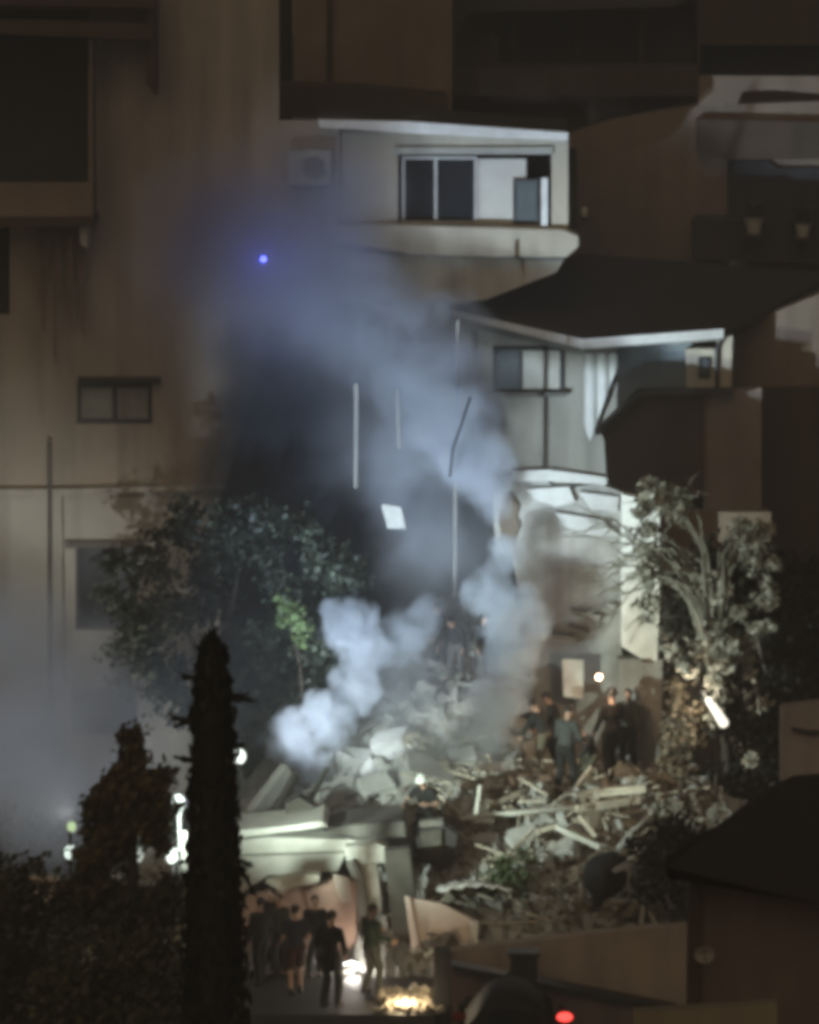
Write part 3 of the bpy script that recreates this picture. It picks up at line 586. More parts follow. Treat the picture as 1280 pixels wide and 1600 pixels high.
# C: pair of bright panels at street level behind the people
pd = W(552, 1512, .9)
fC = thing('work_light', 'blinding stacked pair of white work lights at street level between the people', 'work light', (pd.x, .9, .5))
mw = emit('blinding_white', (1, 1, .94), 6)
for y, s in ((1512, .10), (1550, .17)):
    h = obj('lamp_housing', MB().box(W(550, y, .98), (s * 2.4, .1, s * 2 + .04)), MT['metal'], fC)
    obj('lens', MB().prism([(546 - s * 90, y - s * 60), (551, y - s * 98), (553 + s * 100, y - s * 30), (550 + s * 60, y + s * 40), (548, y + s * 85), (546 - s * 60, y + s * 30)], .88, .03), mw, h)
obj('stand', MB().tube([(pd.x, 1.02, .5), (pd.x, 1.02, pd.z + .2)], .03, 8), MT['metal'], fC)
point('work_glow', W(552, 1530, .45), 260, (1, .95, .85), .15, fC)
pl_ = MB(); r_ = random.Random(77)
for _ in range(160):
    x_ = W(r_.uniform(585, 690), 1580, -2).x; y_ = r_.uniform(-2.3, -.6); q_ = r_.uniform(.04, .14); pl_.rock((x_, y_, q_ * .3 + .51), (q_ * 1.4, q_, q_), r_)
obj('rubble', pl_, MT['wood'], kind='stuff', label='pale rubble bits added on the pavement to catch the warm lamp glare')  # pale bits put here to brighten the glare patch
# D: warm lamp low by the gate
pe = W(640, 1574, -1.7)
fD = thing('ground_lamp', 'warm yellow glaring lamp on the ground beside the gate post', 'lamp', (pe.x, -1.6, .5))
obj('housing', MB().tube([(pe.x, -1.55, pe.z), (pe.x, -1.42, pe.z)], [.15, .1], 16), MT['metal'], fD)
obj('lens', MB().ell((pe.x, -1.6, pe.z), (.13, .06, .09)), emit('warm_lens', WRM, 8), fD, smooth=True)
obj('foot', MB().box((pe.x, -1.48, .53), (.2, .2, .06)), MT['metal'], fD)
point('warm_glow', (pe.x - .08, -2.0, pe.z + .22), 75, WRM, .12, fD)
# small lights
def small(name, label, cat, px, py, Y, r, col, s, power=0, holder=None):
    c = W(px, py, Y); t = thing(name, label, cat, c)
    obj('bulb', MB().ell(c, r), emit(name + '_glow', col, s), t, smooth=True)
    obj('socket', MB().tube([c + Vector((0, r * .8, 0)), c + Vector((0, r * .8 + .12, 0))], r * .7, 8), MT['metal'], t)
    if power: point('glow', c + Vector((0, -r - .12, 0)), power, col, .05, t)
small('beacon', 'tiny intense blue beacon glowing in the smoke on the bluish wall', 'beacon', 412, 405, 13.4, .07, (.10, .12, 1), 30, 6)
small('indicator_lamp', 'faint pink indicator light beside the blue beacon', 'indicator', 476, 414, 14.2, .045, (.6, .45, .6), .8)
ta, tb = W(1108, 1094, 4.6), W(1131, 1130, 4.4)
tl = thing('hand_lamp', 'bright white tube lamp hanging slanted in the dusty foliage right of the searchers', 'lamp', ta)
obj('tube', MB().cap(ta, tb, M(6, 4.5), M(8, 4.5)), emit('tube_glow', (1, .95, .78), 1.6), tl, smooth=True)
obj('grip', MB().tube([ta + (ta - tb) * .4, ta], [.03, .05], 10), MT['metal'], tl)
point('tube_light', ta + Vector((-.35, -.1, .1)), 45, (1, .85, .62), .08, tl)
small('torch', 'small orange-white torch held up at head height among the searchers', 'torch', 936, 1058, 7.2, .06, (1, .66, .40), 16, 70)
# globe lamps added for lit surfaces seen through the dark trees
for x, y, r, s, l in ((211, 1336, .15, .42, 'added round white globe lamp in front of the olive-brown tree'), (272, 1338, .15, .5, 'added white globe lamp on a pale stem hard against the cypress'), (281, 1254, .14, .3, 'added bluish globe lamp beside the cypress above the others')):
    Yg = -3.0; c = W(x, y, Yg); t = thing('added_globe_lamp', l, 'lamp', (c.x, Yg, 0), 'added globe lamps between the dark trees')
    obj('globe', MB().ell(c, (r, r, r * 1.15)), emit('globe_glow', (.86, .95, .84) if y > 1300 else (.7, .75, 1), s), t, smooth=True)
    point('globe_glow', c + Vector((-.05, -r - .1, -.05)), 9, (.9, 1, .85), .08, t)  # light added to brighten the pale leaves nearby
    obj('stem', MB().tube([(c.x, Yg, 0), (c.x, Yg, c.z - r * .9)], .035, 8), MT['metal'], t)
obj('pale_post', MB().rect(284, 1300, 293, 1372, -3.4, .1), MT['dusty'], None, W(288, 1372, -3.4), label='short pale post glinting between the globe lamps and the cypress', cat='post')
# cloth added bottom left for lit gaps in the foliage
deb('added_awning_cloth', [(38, 1372), (60, 1366), (94, 1372), (88, 1396), (66, 1414), (48, 1398)], -4.5, .05, MT['palepink'], 'made-up pinkish wedge of awning cloth for a lit gap low beside the floodlight mast', 'awning', .0)
deb('added_awning_cloth', [(28, 1410), (50, 1414), (66, 1412), (80, 1424), (60, 1430), (52, 1438), (42, 1424)], -4.4, .05, MT['cloth'], 'made-up pale ragged cloth tip directly below the pinkish awning wedge', 'awning', .0)

# car
c0 = W(800, 1561, -5.3); cx_ = c0.x
CR = thing('parked_car', 'dark car with only its rounded roof and red tail light showing', 'car', (cx_, -5.3, 0))
paint = mat('black_car_paint', (.007, .006, .006), (.005, .005, .005), scale=2, rough=.8, bump=0)
body = MB(); sec = []
zt = c0.z
prof = [(-.1, .35, .9), (0, .8, .92), (.1, .98, .9), (.35, zt - .14, .60), (.6, zt, .50), (1.7, zt, .48), (2.3, zt - .3, .62), (2.7, .95, .84), (3.9, .8, .8), (4.1, .4, .78)]
for y, z, hw in prof:
    for k in range(9):
        t = (k - 4) / 4; body.v.append((cx_ + hw * t, -5.3 + y, z - ((.22 if hw < .7 else .1) * abs(t) ** 2.4)))
    body.v.append((cx_ + .92, -5.3 + y, .3)); body.v.append((cx_ - .92, -5.3 + y, .3))
for i in range(len(prof) - 1):
    o0 = i * 11; o1 = o0 + 11; ring = [10] + list(range(9)) + [9]
    for a_, b_ in zip(ring, ring[1:] + ring[:1]): body.f.append((o0 + a_, o0 + b_, o1 + b_, o1 + a_))
for o0 in (0, (len(prof) - 1) * 11): body.f.append(tuple(o0 + a_ for a_ in [10] + list(range(9)) + [9]))
obj('body', body, paint, CR, smooth=True)
obj('rear_window', MB().prism([(765, 1578), (835, 1578), (842, 1612), (758, 1612)], -5.25, .03), MT['glassdark'], CR)
for sx in (-1, 1):
    obj('tail_light', MB().ell((cx_ + sx * .93, -5.36, W(888, 1588, -5.3).z), (.14, .06, .085)), emit('red_tail_light', (1, .06, .05), 3.0) if sx > 0 else mat('unlit_lens', (.2, .01, .01)), CR)
    obj('pillar', MB().box((cx_ + sx * .88, -5.2, 1.05), (.12, .16, .75)), paint, CR, bevel=.03)
    for yy in (-4.6, -2.2):
        wh = obj('wheel', MB().tube([(cx_ + sx * .72, yy, .32), (cx_ + sx * .95, yy, .32)], .32, 20), MT['framedark'], CR)
        obj('rim', MB().tube([(cx_ + sx * .94, yy, .32), (cx_ + sx * .965, yy, .32)], .19, 14), MT['metal'], wh)

# ================================================================== PEOPLE
def remesh(mb, vox, name, m, parent, base_rot, base_loc, smooth_it=3):
    me = bpy.data.meshes.new('tmp'); me.from_pydata(mb.v, [], mb.f)
    bm = bmesh.new(); bm.from_mesh(me); bmesh.ops.recalc_face_normals(bm, faces=bm.faces); bm.to_mesh(me); bm.free()
    o = bpy.data.objects.new('tmp', me); COL.objects.link(o)
    md = o.modifiers.new('r', 'REMESH'); md.mode = 'VOXEL'; md.voxel_size = vox
    if smooth_it: ms = o.modifiers.new('s', 'SMOOTH'); ms.factor = .5; ms.iterations = smooth_it
    dg = bpy.context.evaluated_depsgraph_get(); me2 = bpy.data.meshes.new_from_object(o.evaluated_get(dg)); me2.name = name
    bpy.data.objects.remove(o); bpy.data.meshes.remove(me)
    me2.shade_smooth(); me2.materials.clear(); me2.materials.append(m)
    p = bpy.data.objects.new(name, me2); COL.objects.link(p); p.parent = parent; WL[p.name] = WL.get(parent.name, (0, 0, 0)) if parent else (0, 0, 0)
    return p
def ray_ell(mb, c, r, m): mb.ell(c, r, m, 16, 12)
def person(label, foot, facing, top, legs_m, h=1.75, lean=.04, turn=0, aL=((-.15, .05, -1), (-.1, .25, -1)), aR=((.15, .05, -1), (.1, .25, -1)), stride=.12, bend=.05,
           crouch=0, short=False, shorts=False, headwear=None, nod=0, group=None, skinm=None):
    """local axes: +y the way the figure faces, +x its own right"""
    t = bpy.data.objects.new('person', None); COL.objects.link(t); t.location = foot; t.rotation_euler = (0, 0, facing); t.empty_display_size = .2
    t['label'] = label; t['category'] = 'person'
    if group: t['group'] = group
    WL[t.name] = (0, 0, 0)
    s = h / 1.75; V = Vector; hz = .92 - crouch
    Rl = Matrix.Rotation(-lean, 3, 'X') @ Matrix.Rotation(turn, 3, 'Z'); hip = V((0, -lean * .25, hz))
    sp_ = lambda x, y, z: hip + Rl @ V((x, y, z))
    hips = {1: hip + V((.09, 0, 0)), -1: hip + V((-.09, 0, 0))}
    legs = {}
    for sd in (1, -1):
        ank = V((sd * .11, sd * stride, .09)); H = hips[sd]; d = ank - H; L1, L2 = .44, .42
        dl = min(d.length, L1 + L2 - .003); a = math.acos(max(-1, min(1, (L1 * L1 + dl * dl - L2 * L2) / (2 * L1 * dl)))); dn = d.normalized()
        perp = (V((0, 1, 0)) - dn * dn.y).normalized(); kn = H + dn * L1 * math.cos(a) + perp * L1 * math.sin(a); legs[sd] = (H, kn, ank)
    neck = sp_(0, -.01, .52); sho = {1: sp_(.175, 0, .46), -1: sp_(-.175, 0, .46)}
    arms = {}
    for sd, ad in ((1, aR), (-1, aL)):
        u = V(ad[0]).normalized(); f = V(ad[1]).normalized(); el = sho[sd] + u * .285; wr = el + f * .25; arms[sd] = (sho[sd], el, wr, f)
    Rh = Rl @ Matrix.Rotation(-nod, 3, 'X'); hc = neck + Rh @ V((0, .02, .17))
    hd = lambda x, y, z: hc + Rh @ V((x, y, z))
    b = MB()
    def torso(mb, e):
        ray_ell(mb, sp_(0, 0, .04), (.155 + e, .11 + e, .13 + e), Rl); ray_ell(mb, sp_(0, .01, .18), (.135 + e, .098 + e, .17 + e), Rl)
        ray_ell(mb, sp_(0, 0, .34), (.165 + e, .115 + e, .17 + e), Rl); mb.cap(sp_(.13, 0, .45), sp_(-.13, 0, .45), .062 + e, .062 + e)
    torso(b, 0); b.cap(neck - Rl @ V((0, 0, .08)), neck + Rh @ V((0, .015, .1)), .062, .052)
    ray_ell(b, hd(0, 0, .015), (.074, .094, .105), Rh); ray_ell(b, hd(0, .03, -.05), (.055, .062, .065), Rh)
    b.cap(hd(0, .09, .01), hd(0, .108, -.02), .011, .016, 8)
    for sd in (1, -1): ray_ell(b, hd(sd * .076, -.005, -.005), (.012, .02, .032), Rh)
    for sd in (1, -1):
        S, E_, Wr, f = arms[sd]; b.cap(S, E_, .052, .04); b.cap(E_, Wr, .041, .028)
        side = f.cross(V((1, 0, 0))).normalized() if abs(f.x) < .9 else V((0, 1, 0)); flat = side.cross(f).normalized() * sd
        pc_ = Wr + f * .06; mm = Matrix((flat, side, f)).transposed(); ray_ell(b, pc_, (.018, .042, .055), mm)
        for k, (o_, ln) in enumerate(((-.03, .062), (-.01, .076), (.01, .072), (.03, .056))):
            a0 = Wr + f * .1 + side * o_; a1 = a0 + f * ln * .5; a2 = a1 + (f * .8 - flat * .6) * ln * .5
            b.cap(a0, a1, .0105, .0095, 8); b.cap(a1, a2, .0095, .0085, 8)
        th = Wr + f * .035 + side * .035; b.cap(th, th + (f * .7 + side * .7).normalized() * .055, .013, .010, 8)
        H, K, A = legs[sd]; b.cap(H, K, .085, .056); b.cap(K, A, .056, .038); b.cap(A, A + V((0, .14, -.045)), .042, .034)
    if s != 1: b.v = [tuple(V(v) * s) for v in b.v]
    sk = skinm or MT['skin']
    remesh(b, .0095, 'body', sk, t, 0, 0, 2)
    tp_ = MB(); torso(tp_, .02)
    for sd in (1, -1):
        S, E_, Wr, f = arms[sd]
        if short: tp_.cap(S, S.lerp(E_, .62), .074, .066)
        else: tp_.cap(S, E_, .074, .058); tp_.cap(E_, E_.lerp(Wr, .93), .058, .046)
    tp_.v = [tuple(V(v) * s) for v in tp_.v]; remesh(tp_, .014, 'jacket' if not short else 'shirt', top, t, 0, 0, 3)
    tr = MB(); ray_ell(tr, sp_(0, 0, .02), (.178, .132, .12), Rl)
    for sd in (1, -1):
        H, K, A = legs[sd]
        if shorts: tr.cap(H, H.lerp(K, .85), .112, .092)
        else: tr.cap(H, K, .108, .08); tr.cap(K, K.lerp(A, .94), .08, .062)
    tr.v = [tuple(V(v) * s) for v in tr.v]; remesh(tr, .014, 'shorts' if shorts else 'trousers', legs_m, t, 0, 0, 3)
    for sd in (1, -1):
        A = legs[sd][2]; q = MB(); ray_ell(q, A + V((0, .055, -.045)), (.052, .14, .045), None); q.cap(A, A + V((0, 0, .02)), .05, .05)
        q.v = [tuple(V(v) * s) for v in q.v]; o = obj('shoe', q, MT['framedark'], t, smooth=True)
    for sd in (1, -1):
        q = MB().ell(hd(sd * .028, .087, .012), (.013, .008, .008)); q.v = [tuple(V(v) * s) for v in q.v]; obj('eye', q, MT['hair'], t, smooth=True)
    q = MB().ell(hd(0, .09, -.052), (.024, .008, .006)); q.v = [tuple(V(v) * s) for v in q.v]; obj('mouth', q, cloth('lips', (.25, .1, .08)), t, smooth=True)
    q = MB()
    if headwear:
        q.ell(hd(0, -.005, .05), (.105, .125, .1), Rh, 20, 12); q.tube([hd(0, .0, .035), hd(0, .0, .022)], [.135, .14], 20)
        nm, mm_ = 'helmet', headwear
    else:
        q.ell(hd(0, -.02, .04), (.084, .1, .092), Rh, 20, 12); nm, mm_ = 'hair', MT['hair']
    q.v = [tuple(V(v) * s) for v in q.v]; obj(nm, q, mm_, t, smooth=True)
    return t
blk = cloth('black_cloth', (.010, .010, .010)); navy = cloth('navy_cloth', (.02, .024, .04)); grn = cloth('dark_green_cloth', (.025, .045, .028)); gry = cloth('grey_cloth', (.06, .065, .06))
red = cloth('maroon_cloth', (.05, .018, .015)); tan = cloth('tan_cloth', (.14, .12, .085)); dgr = cloth('charcoal_cloth', (.02, .02, .02)); olv = cloth('olive_cloth', (.10, .10, .07))
hw = mat('white_helmet', (.75, .78, .72), rough=.4, bump=0)
def gnd(px, Y): return (W(px, 1500, Y).x, Y, .502)
AW = 0          # facing away from the camera
person('man in maroon shorts and dark top with back turned near the cypress', gnd(462, -.9), AW + .2, navy, red, 1.72, shorts=True, short=True, aL=((-.25, .0, -1), (-.1, .7, -.5)), aR=((.3, 0, -1), (.0, .6, -.7)), stride=.1)
person('tall man in black standing closest before the blinding work lights', gnd(516, -1.9), AW - .5, blk, dgr, 1.85, aL=((-.45, .1, -1), (.5, .4, -.2)), aR=((.35, .0, -1), (-.2, .5, -.5)), stride=.06, nod=.2)
person('man in dark green top and grey trousers beside the leaning post', gnd(580, -.9), AW - .9, grn, gry, 1.74, aL=((-.3, .1, -1), (.2, .8, .1)), aR=((.2, .1, -1), (.1, .7, -.2)), stride=.09, nod=.15)
person('shadowy person in charcoal half hidden by the cypress edge', gnd(408, -.1), AW + .5, dgr, blk, 1.68, stride=.14)
person('person in dark grey behind the group against the pinkish wall', gnd(436, .5), AW + 2.8, gry, dgr, 1.62, stride=.05)
person('shortest onlooker in black between the tall man and the wall', gnd(492, .4), AW + 3.3, blk, dgr, 1.6, stride=.05)
def onh(px, py): return tuple(on_mound(px, py) - Vector((0, 0, .03)))
person('man with a white helmet and black shirt waist-deep behind the debris', tuple(W(664, 1342, 3.3)), 2.6, blk, dgr, 1.74, short=True, aL=((-.5, .1, -.8), (.3, .7, .1)), aR=((.6, .1, -.7), (-.2, .7, -.1)), headwear=hw, nod=.25, lean=.15)
person('searcher in charcoal jacket leaning over tan trousers at the smoke edge', onh(846, 1212), 1.0, dgr, tan, 1.66, lean=.35, nod=.35, aL=((-.2, .5, -.8), (0, .5, -.8)), aR=((.2, .6, -.7), (0, .7, -.6)), stride=.16)
person('searcher in grey jacket and black trousers next to the tan-trousered one', onh(884, 1238), -.6, gry, blk, 1.84, lean=.12, nod=.3, aL=((-.3, .3, -.9), (.1, .7, -.4)), aR=((.3, .2, -.9), (-.2, .8, -.3)), stride=.15)
person('tall black-clad searcher standing under the small orange torch', onh(956, 1216), .5, blk, blk, 1.92, lean=.05, aL=((-.25, .1, -.9), (0, .6, -.7)), aR=((.3, .4, -.8), (.1, .7, .4)), stride=.1, headwear=MT['framedark'])
person('dark searcher with back turned nearest the white pillar', onh(1006, 1196), .1, blk, dgr, 1.74, lean=.08, stride=.1, aL=((-.2, .3, -.9), (.2, .8, -.2)))
person('shadowy searcher crouching low between the grey jacket and the tall one', onh(920, 1222), 2.2, dgr, olv, 1.7, lean=.5, nod=.3, crouch=.32, stride=.14, aL=((-.2, .6, -.7), (0, .6, -.6)), aR=((.3, .6, -.6), (0, .7, -.6)))
person('searcher in an olive jacket standing slightly behind the tall one', onh(982, 1200), 2.8, olv, blk, 1.72, lean=.1, stride=.08)
person('stooping searcher in charcoal just left of the pale door panel', onh(866, 1200), 1.6, dgr, blk, 1.7, lean=.3, nod=.3, stride=.12, aL=((-.2, .5, -.8), (0, .6, -.6)))
person('onlooker in black deepest in shadow beside the cypress', gnd(426, .8), 2.4, blk, blk, 1.66, stride=.06)
person('third figure on the upper slope half veiled by smoke', tuple(W(690, 1050, 10.2)), 2.0, dgr, blk, 1.5, lean=.25, stride=.15)
person('searcher in black bending forward on the upper slope', tuple(W(712, 1064, 9.5)), 2.6, blk, cloth('dusty_trousers', (.09, .085, .085)), 1.5, lean=.5, nod=.3, aL=((-.6, .3, -.7), (-.1, .4, -.9)), aR=((.5, .3, -.7), (0, .3, -.9)), stride=.2)
person('dusty olive-clothed searcher beside the bright smoke column', tuple(W(752, 1062, 9.3)), -2.4, dgr, olv, 1.45, lean=.25, nod=.2, stride=.2, aL=((-.3, .4, -.8), (0, .7, -.4)))

# ================================================================== TREES
def leaves(mb, rr, centres, n, spread, size, up=None, aspect=1.6):
    for c in centres:
        cs = [c + Vector((rr.gauss(0, spread), rr.gauss(0, spread), rr.gauss(0, spread * .8))) for _ in range(n)]
        ns = []; us = []
        for _ in cs:
            nn = Vector((rr.gauss(0, 1), rr.gauss(0, 1), rr.gauss(0, 1))).normalized()
            uu = (up + Vector((rr.gauss(0, .35), rr.gauss(0, .35), rr.gauss(0, .2)))).normalized() if up else nn.orthogonal().normalized()
            nn = (nn - uu * nn.dot(uu)).normalized(); ns.append(nn); us.append(uu)
        k = [size * rr.uniform(.6, 1.35) for _ in cs]
        mb.quads(cs, ns, us, k, [q * aspect for q in k])
# cypress
Yc = -26.0; base = W(338, 1600, Yc); top = W(333, 992, Yc)
TR = thing('cypress_tree', 'tall black columnar cypress standing in front of everything', 'tree', (base.x, Yc, 0))
obj('trunk', MB().tube([(base.x, Yc, 0), (base.x, Yc, top.z * .6), (top.x, Yc, top.z - .4)], [.2, .12, .03], 10), MT['bark'], TR)
cm = MB(); rr = random.Random(3); Hc = top.z
prof = [(992, 6), (1010, 16), (1050, 25), (1120, 30), (1220, 33), (1320, 37), (1400, 42), (1500, 47), (1600, 52), (1900, 60)]
cx_of = lambda py: float(np.interp(py, [992, 1100, 1300, 1400, 1600], [331, 332, 334, 334, 336]))
for py in np.arange(994, 1900, 5.0):
    rad = 1.14 * M(float(np.interp(py, [a for a, _ in prof], [b for _, b in prof])), Yc); c = W(cx_of(py), py, Yc)
    k = 24 if py > 1010 else 10
    cs = []
    for _ in range(k):
        a = rr.uniform(0, 6.28); q = rad * (rr.uniform(.55, 1.0) + .07 * math.sin(py * .13 + a * 2)); cs.append(Vector((c.x + math.cos(a) * q, Yc + math.sin(a) * q, c.z + rr.uniform(-.05, .05))))
    leaves(cm, rr, cs, 3, .02, .022, Vector((0, 0, 1)), 3.2)
    cm_ = None
obj('crown', cm, leafmat('cypress_needles', (.009, .010, .006), (.005, .006, .004)), TR)
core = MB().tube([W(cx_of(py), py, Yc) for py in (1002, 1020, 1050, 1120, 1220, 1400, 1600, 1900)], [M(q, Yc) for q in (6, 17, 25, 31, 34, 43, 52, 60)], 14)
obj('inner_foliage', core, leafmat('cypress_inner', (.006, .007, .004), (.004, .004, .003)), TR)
for x0, y0, x1, y1 in ((308, 1065, 286, 1055), (306, 1130, 264, 1120), (306, 1128, 275, 1133), (304, 1192, 278, 1183), (358, 1092, 394, 1094), (360, 1090, 382, 1086), (366, 1340, 398, 1398), (370, 1345, 392, 1352), (300, 1250, 290, 1240), (366, 1170, 375, 1165)):
    a, b_ = W(x0, y0, Yc), W(x1, y1, Yc); mb = MB().tube([a, a.lerp(b_, .5) + Vector((0, 0, .02)), b_], [.035, .028, .01], 6)
    leaves(mb, rr, [a.lerp(b_, q) for q in (.2, .4, .6, .8, .95)], 7, .022, .018, (b_ - a).normalized(), 2.4); obj('side_twig', mb, leafmat('twig', (.014, .015, .009), (.009, .01, .006)), TR)

def tree(name, label, basept, trunk_top, limbs, clumps, m, seed, n=26, spread=.16, size=.045, cat='tree', sub=5, jitter=.8, trunk_r=.14, group=None, aspect=1.5, tm='bark'):
    """clumps: (px,py,Y,radius px) ellipsoids that the leaf sprays fill"""
    rr = random.Random(seed); t = thing(name, label, cat, basept, group)
    tt = Vector(trunk_top); bb = Vector(basept)
    obj('trunk', MB().tube([bb, bb.lerp(tt, .5) + Vector((.08, 0, 0)), tt], [trunk_r, trunk_r * .75, trunk_r * .5], 10), MT[tm], t)
    for l in limbs:
        pts = [tt.lerp(bb, .15)] + [W(*q) for q in l]; k = len(pts)
        obj('branch', MB().tube(pts, [trunk_r * .45 * (1 - i / k) + .012 for i in range(k)], 6), MT['palebark'] if len(limbs) > 12 else MT[tm], t)
    mb = MB()
    for (x, y, Y, r) in clumps:
        c = W(x, y, Y); rm = M(r, Y); cs = []
        for _ in range(max(3, int(sub * (r / 30) ** 1.6))):
            v = Vector((rr.gauss(0, 1), rr.gauss(0, 1), rr.gauss(0, 1))).normalized() * rm * rr.uniform(.25, 1.0) * 1.0
            cs.append(c + v)
        leaves(mb, rr, cs, n, spread, size, None, aspect)
    obj('crown', mb, m, t)
    return t
gl = leafmat('grey_green_leaves', (.10, .12, .08), (.016, .022, .016), scale=3.0)
gl.node_tree.nodes['Color Ramp'].color_ramp.elements[0].position = .5; gl.node_tree.nodes['Color Ramp'].color_ramp.elements[1].position = .66  # ramp paints lit clumps over mostly dark leaves
rr = random.Random(21); cl = []
for _ in range(135):
    a = rr.uniform(0, 6.28); q = math.sqrt(rr.random()); x = 375 + 215 * q * math.cos(a); y = 965 + 180 * q * math.sin(a)
    cl.append((x, y, 9.8 + rr.uniform(-1.2, 1.2), rr.uniform(16, 34)))
cl += [(462, 965, 8.3, 26), (475, 990, 8.4, 20), (350, 802, 9, 14), (345, 830, 9, 12), (275, 840, 9, 14), (225, 990, 8.6, 16), (265, 985, 8.6, 14), (235, 1030, 8.6, 18), (320, 940, 8.6, 14)]
tree('broadleaf_tree', 'large smoky grey-green tree between the beige block and the dark void', (W(330, 1300, 9.8).x, 9.8, 1.0), W(335, 1080, 9.8),
     [[(300, 1000, 9.6), (250, 930, 9.3)], [(360, 960, 9.5), (380, 860, 9.7)], [(420, 1000, 9.4), (470, 930, 9.2)], [(330, 900, 9.5), (320, 820, 9.6)]], cl, gl, 4, n=24, spread=.15, size=.05, sub=6)
gc = [(462, 965, 8.2, 24), (470, 990, 8.2, 18), (448, 945, 8.3, 12)]
tree('shrub', 'brighter yellow-green leafy patch at the edge of the smoky tree', (W(470, 1200, 8.2).x, 8.2, drop(W(470, 1200, 8.2).x, 8.2)), W(466, 1000, 8.2), [[(450, 950, 8.2)]], gc, leafmat('yellow_green_leaves', (.16, .22, .09), (.07, .10, .04)), 41, n=26, spread=.07, size=.05, sub=16, cat='shrub', trunk_r=.03)
rb = leafmat('rust_brown_leaves', (.10, .075, .025), (.055, .042, .015), scale=2)
cl = [(205, 1150, -10, 14), (205, 1185, -10, 22), (190, 1225, -10, 38), (225, 1240, -10, 34), (165, 1255, -10, 34), (200, 1270, -10, 42), (240, 1270, -10, 34), (160, 1300, -10, 22), (245, 1215, -10, 22), (150, 1345, -10, 26), (180, 1310, -10, 26), (245, 1310, -10, 20), (235, 1420, -10, 26), (160, 1400, -10, 26), (185, 1450, -10, 30), (110, 1400, -10, 22), (240, 1490, -10, 28)]
tree('conifer_tree', 'olive-brown pointed tree beside the cypress', (W(200, 1600, -10).x, -10, 0), W(204, 1180, -10), [[(180, 1240, -10)], [(235, 1250, -10)]], cl, rb, 6, n=44, spread=.1, size=.042, sub=16, aspect=2.0)
cl = [(216, 1380, -5, 14), (212, 1395, -5, 12), (130, 1490, -5, 9), (138, 1505, -5, 9), (240, 1362, -5, 9), (278, 1440, -5, 9), (278, 1468, -5, 11), (170, 1365, -5, 10), (180, 1520, -5, 5), (166, 1420, -5, 6), (200, 1485, -5, 6), (290, 1392, -5, 8)]
tree('shrub', 'made-up pale-leaved shrub imitating light glints under the round globe lamps', (W(215, 1560, -5).x, -5, 0), W(212, 1440, -5), [[(216, 1385, -5)], [(135, 1495, -5)], [(278, 1450, -5)], [(170, 1370, -5)], [(240, 1365, -5)]], cl, leafmat('glint_leaves', (.6, .58, .48), (.35, .33, .27)), 33, n=26, spread=.06, size=.035, sub=14, cat='shrub', trunk_r=.05)  # pale clumps paint the lit spots showing through gaps in the trees
dk = leafmat('dark_leaves', (.09, .085, .045), (.03, .03, .018), scale=2)
rr = random.Random(9); cl = []
for _ in range(60):
    x = rr.uniform(100, 300); y = rr.uniform(1310, 1600)
    if min(math.hypot(x - a, y - b_) for a, b_ in ((211, 1336), (272, 1340), (216, 1382), (130, 1494), (281, 1254), (140, 1500), (278, 1450), (170, 1370), (240, 1362), (112, 1335), (110, 1300), (105, 1360))) < 24: continue
    cl.append((x, y, -9 + rr.uniform(-1.5, 1.5), rr.uniform(18, 36)))
tree('broadleaf_tree', 'black-green leafy tree below the olive-brown one with lamps glinting through', (W(200, 1600, -9).x, -9, 0), W(200, 1400, -9), [[(150, 1360, -9)], [(250, 1380, -9)]], cl, dk, 7, n=22, spread=.12, size=.045, sub=7)
rr = random.Random(10)
cl = [(rr.uniform(-80, 95), rr.uniform(1400, 1620), -13 + rr.uniform(-1.5, 1.5), rr.uniform(24, 42)) for _ in range(50)] + [(rr.uniform(-60, 60), rr.uniform(1330, 1400), -13, 20) for _ in range(10)]
tree('shrub', 'dark rounded shrub filling the corner below the left haze', (W(30, 1700, -13).x, -13, 0), W(30, 1480, -13), [[(0, 1420, -13)], [(70, 1440, -13)]], cl, dk, 8, n=22, spread=.12, size=.045, sub=6, cat='shrub')
rr = random.Random(12)
cl = [(rr.uniform(80, 300), rr.uniform(1480, 1680), -16 + rr.uniform(-1, 1), rr.uniform(24, 40)) for _ in range(40)]
tree('shrub', 'low black shrub along the bottom edge left of the cypress', (W(190, 1700, -16).x, -16, 0), W(190, 1600, -16), [[(150, 1540, -16)]], cl, dk, 13, n=22, spread=.12, size=.045, sub=6, cat='shrub')
rr = random.Random(31)
cl = [(rr.uniform(-90, 330), rr.uniform(1285, 1350), 9.5 + rr.uniform(-.4, .4), rr.uniform(18, 34)) for _ in range(50)]
tree('hedge', 'ragged dark hedge at the foot of the pale plinth wall', (W(120, 1340, 9.5).x, 9.5, 0), W(120, 1320, 9.5), [[(40, 1310, 9.5)], [(220, 1310, 9.5)]], cl, dk, 32, n=18, spread=.16, size=.06, sub=6, cat='hedge')
# right tree, light painted pale into leaf and branch colour around a dark inside
rl = leafmat('lit_dusty_leaves', (.55, .54, .47), (.09, .08, .06), scale=3.2)
MT['palebark'] = mat('lit_dusty_bark', (.34, .33, .28), (.10, .09, .07), scale=5, bump=.6)  # pale tone paints the light along the branches
rr = random.Random(14); cl = []; L_ = []
nodes = [(1040, 1000, 5.3), (1080, 920, 5.3), (1105, 960, 5.4), (1060, 880, 5.2)]
arcs = []
for k in range(15): arcs.append(((rr.uniform(1085, 1125), rr.uniform(900, 1010)), (rr.uniform(1010, 1080), rr.uniform(740, 860) + k * 5), (rr.uniform(860, 990), 790 + k * 15 + rr.uniform(-12, 12))))
for k in range(9): arcs.append(((rr.uniform(1110, 1135), rr.uniform(880, 960)), (rr.uniform(1130, 1190), rr.uniform(750, 800)), (rr.uniform(1175, 1212), rr.uniform(845, 1000))))
